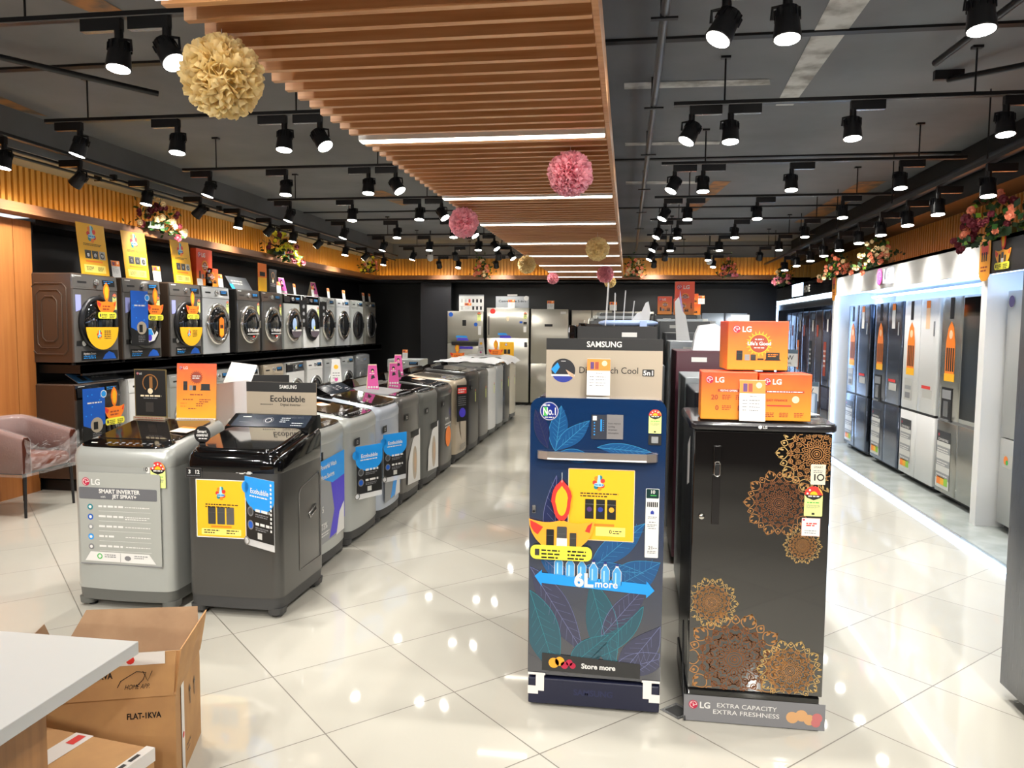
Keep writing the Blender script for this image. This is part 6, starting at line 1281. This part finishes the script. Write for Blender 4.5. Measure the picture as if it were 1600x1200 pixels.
flap('flap', [(-w, 0, h), (-.003, 0, h), (.005, .012, h+.15), (-w+.02, .01, h+.15)]); flap('flap', [(0, .0, h), (0, d, h), (.03, d-.02, h+.16), (.015, .02, h+.15)])
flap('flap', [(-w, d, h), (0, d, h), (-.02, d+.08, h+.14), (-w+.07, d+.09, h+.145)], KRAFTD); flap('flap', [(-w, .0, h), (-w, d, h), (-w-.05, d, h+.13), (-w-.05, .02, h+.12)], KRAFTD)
q = MB(); q.text('FLAT-1KVA', -.1, h-.075, .02, INK, .001, .03, 'c', w=.11)
q.nx(); q.line([(-.19, h+.02), (-.17, h+.06), (-.12, h+.09), (-.09, h+.085), (-.1, h+.06), (-.13, h+.03), (-.17, h+.01), (-.19, h+.02)], .0025, INK); q.line([(-.1, h+.09), (-.085, h+.055), (-.07, h+.09)], .0025, INK); q.build('box_print', t)
q = MB(Matrix.Translation((0, .0, 0)) @ Matrix.Rotation(-.07, 4, 'X')); 
q = MB(Matrix.Translation((0, .001, h)) @ Matrix.Rotation(-math.atan2(.011, .15), 4, 'X')); q.text('FLAT-1KVA', -.25, .07, .02, INK, .0056, .03, 'c', w=.11); q.rect(-w+.05, -.03, .11, .152, TAPE, .0056); q.disc(-.14, .128, .014, RED, .0062, 9); q.nx(); q.text('HOME APP.', -.16, .03, .016, INK, .0056, 0, 'l', w=.08, shear=.3); q.scrib(-.28, -.2, .135, .006, RED, 1, o=.0062); q.build('flap_print', t)
q = MB(Matrix.Rotation(PI/2, 4, 'Z')); q.rect(.07, .11, 0, h+.03, TAPE, .003); q.disc(.09, .15, .012, RED, .004, 8)
for u, v in ((.2, .26), (.27, .26)): q.pp([(u-.012, v), (u-.004, v), (u-.004, v-.05), (u+.004, v-.05), (u+.004, v), (u+.012, v), (u, v+.025)], INK, .003)
q.scrib(.14, .2, .08, .006, INK, 2, 3, o=.003); q.build('side_print', t)
t = carton('cardboard_box', 'closed brown carton with printed tape, in front of the open box', (-1.45, 1.8, 0), -8)
q = MB(); q.box(-.42, 0, 0, .28, 0, .3, KRAFT); q.build('carton', t, bevel=.003)
q = MB(); q.add([(-.3, 0, .3015), (-.23, 0, .3015), (-.23, .28, .3015), (-.3, .28, .3015)], [(0, 1, 2, 3)], TAPE); q.box(-.03, .0015, -.0015, .282, .26, .302, TAPE).nx()
for k in range(4): q.add([(-.022, .03+k*.055, .3025), (-.008, .03+k*.055, .3025), (-.008, .07+k*.055, .3025), (-.022, .07+k*.055, .3025)], [(0, 1, 2, 3)], INK)
for k in range(2): q.add([(-.28, .08+k*.14, .3022), (-.25, .08+k*.14, .3022), (-.25, .13+k*.14, .3022), (-.28, .13+k*.14, .3022)], [(0, 1, 2, 3)], RED)
q.build('tape', t)
t = thing('armchair', 'brown tub armchair on black legs wrapped in clear film beside the timber column', 'chair', (-4.8, 5.8, 0), 90)
q = MB(); W_, D_ = .62, .6; T_ = .085
out = plan(W_, D_, .2, 0, 6, 3); 
def tub(q, off, z0f, z1f, mat):
    # U shaped shell: arms and back, open to the front; path runs arm - back - arm
    path = [(-W_/2, .02)]+[(-W_/2+.2-.2*math.cos(a), D_-.2+.2*math.sin(a)) for a in [PI/2*k/8 for k in range(9)]]+[(W_/2-.2+.2*math.sin(a), D_-.2+.2*math.cos(a)) for a in [PI/2*k/8 for k in range(9)]]+[(W_/2, .02)]
    n = len(path); vs = []
    for i, (x, y) in enumerate(path):
        a = Vector(path[max(i-1, 0)]); c = Vector(path[min(i+1, n-1)]); tt = (c-a).normalized(); nn = Vector((tt.y, -tt.x))
        zt = .66+.12*min(1, max(0, (y-.02)/(D_-.1)))**1.0
        prof = [(0+off, z0f), (0+off, zt-.03+off), (-.02, zt+off), (-T_+.02, zt+off), (-T_-off, zt-.03+off), (-T_-off, z0f)]
        for o_, z in prof: vs.append((x-nn.x*o_, y-nn.y*o_, z))
    m = 6
    q.add(vs, [(i*m+k, i*m+(k+1) % m, (i+1)*m+(k+1) % m, (i+1)*m+k) for i in range(n-1) for k in range(m)], mat, True)
    q.add(vs, [tuple(range(m)), tuple(range((n-1)*m, n*m))], mat)
tub(q, 0, .37, .7, BRNV); q.build('shell', t)
q = MB(); q.loft(W_-2*T_+.01, D_-T_, .05, [(.01, .38, .38), (0, .4, .4), (0, .46, .46), (.02, .485, .48)], BRNV, .01, y0=.01); q.box(-W_/2+.03, W_/2-.03, .04, D_-.08, .355, .385, BLK); q.build('seat', t)
for sx in (-1, 1):
    for y, dy in ((.05, -.01), (D_-.1, .03)):
        q = MB(); q.tube([(sx*(W_/2-.05), y, .37), (sx*(W_/2-.035), y+dy, 0)], .016, BLKM, 10, .011); q.build('leg', t)
q = MB(); tub(q, .008, .34, .7, FILM); 
rnd = random.Random(5); vs = []; nx, nz = 14, 8
for a in range(nx+1):
    for c in range(nz+1):
        x = -W_/2+.0+(W_)*a/nx; z = .345+(.66-.345-.12*math.sin(PI*a/nx))*c/nz
        vs.append((x+rnd.uniform(-.008, .008), -.005+rnd.uniform(-.012, .012), z))
q.add(vs, [(a*(nz+1)+c, (a+1)*(nz+1)+c, (a+1)*(nz+1)+c+1, a*(nz+1)+c+1) for a in range(nx) for c in range(nz)], FILM)
for k in range(40):
    x = rnd.uniform(-.3, .3); z = rnd.uniform(.38, .62); a = rnd.uniform(-.5, .5); L_ = rnd.uniform(.03, .12)
    q.tube([(x, -.018, z), (x+L_*math.cos(a), -.02, z+L_*math.sin(a))], .0018, FILM, 4)
q.build('film_wrapping', t)
t = thing('wall_poster', 'white and blue poster on the timber column above the armchair', 'poster', (-5.495, 5.66, 1.5), 90); q = MB(); q.box(-.3, .36, -.004, 0, .28, .9, PAPER); q.rect(-.3, .34, .48, .8, LBLUE, .005); q.build('sheet', t)

# a thing that came out as one mesh is that mesh
for o in list(bpy.data.objects):
    if o.type == 'EMPTY' and o.parent is None and len(o.children) == 1 and o.children[0].type == 'MESH' and not o.children[0].children:
        c = o.children[0]; n = o.name; mw = o.matrix_basis.copy(); c.parent = None; c.matrix_basis = mw
        for k in ('label', 'category', 'group'):
            if k in o: c[k] = o[k]
        bpy.data.objects.remove(o); c.name = n
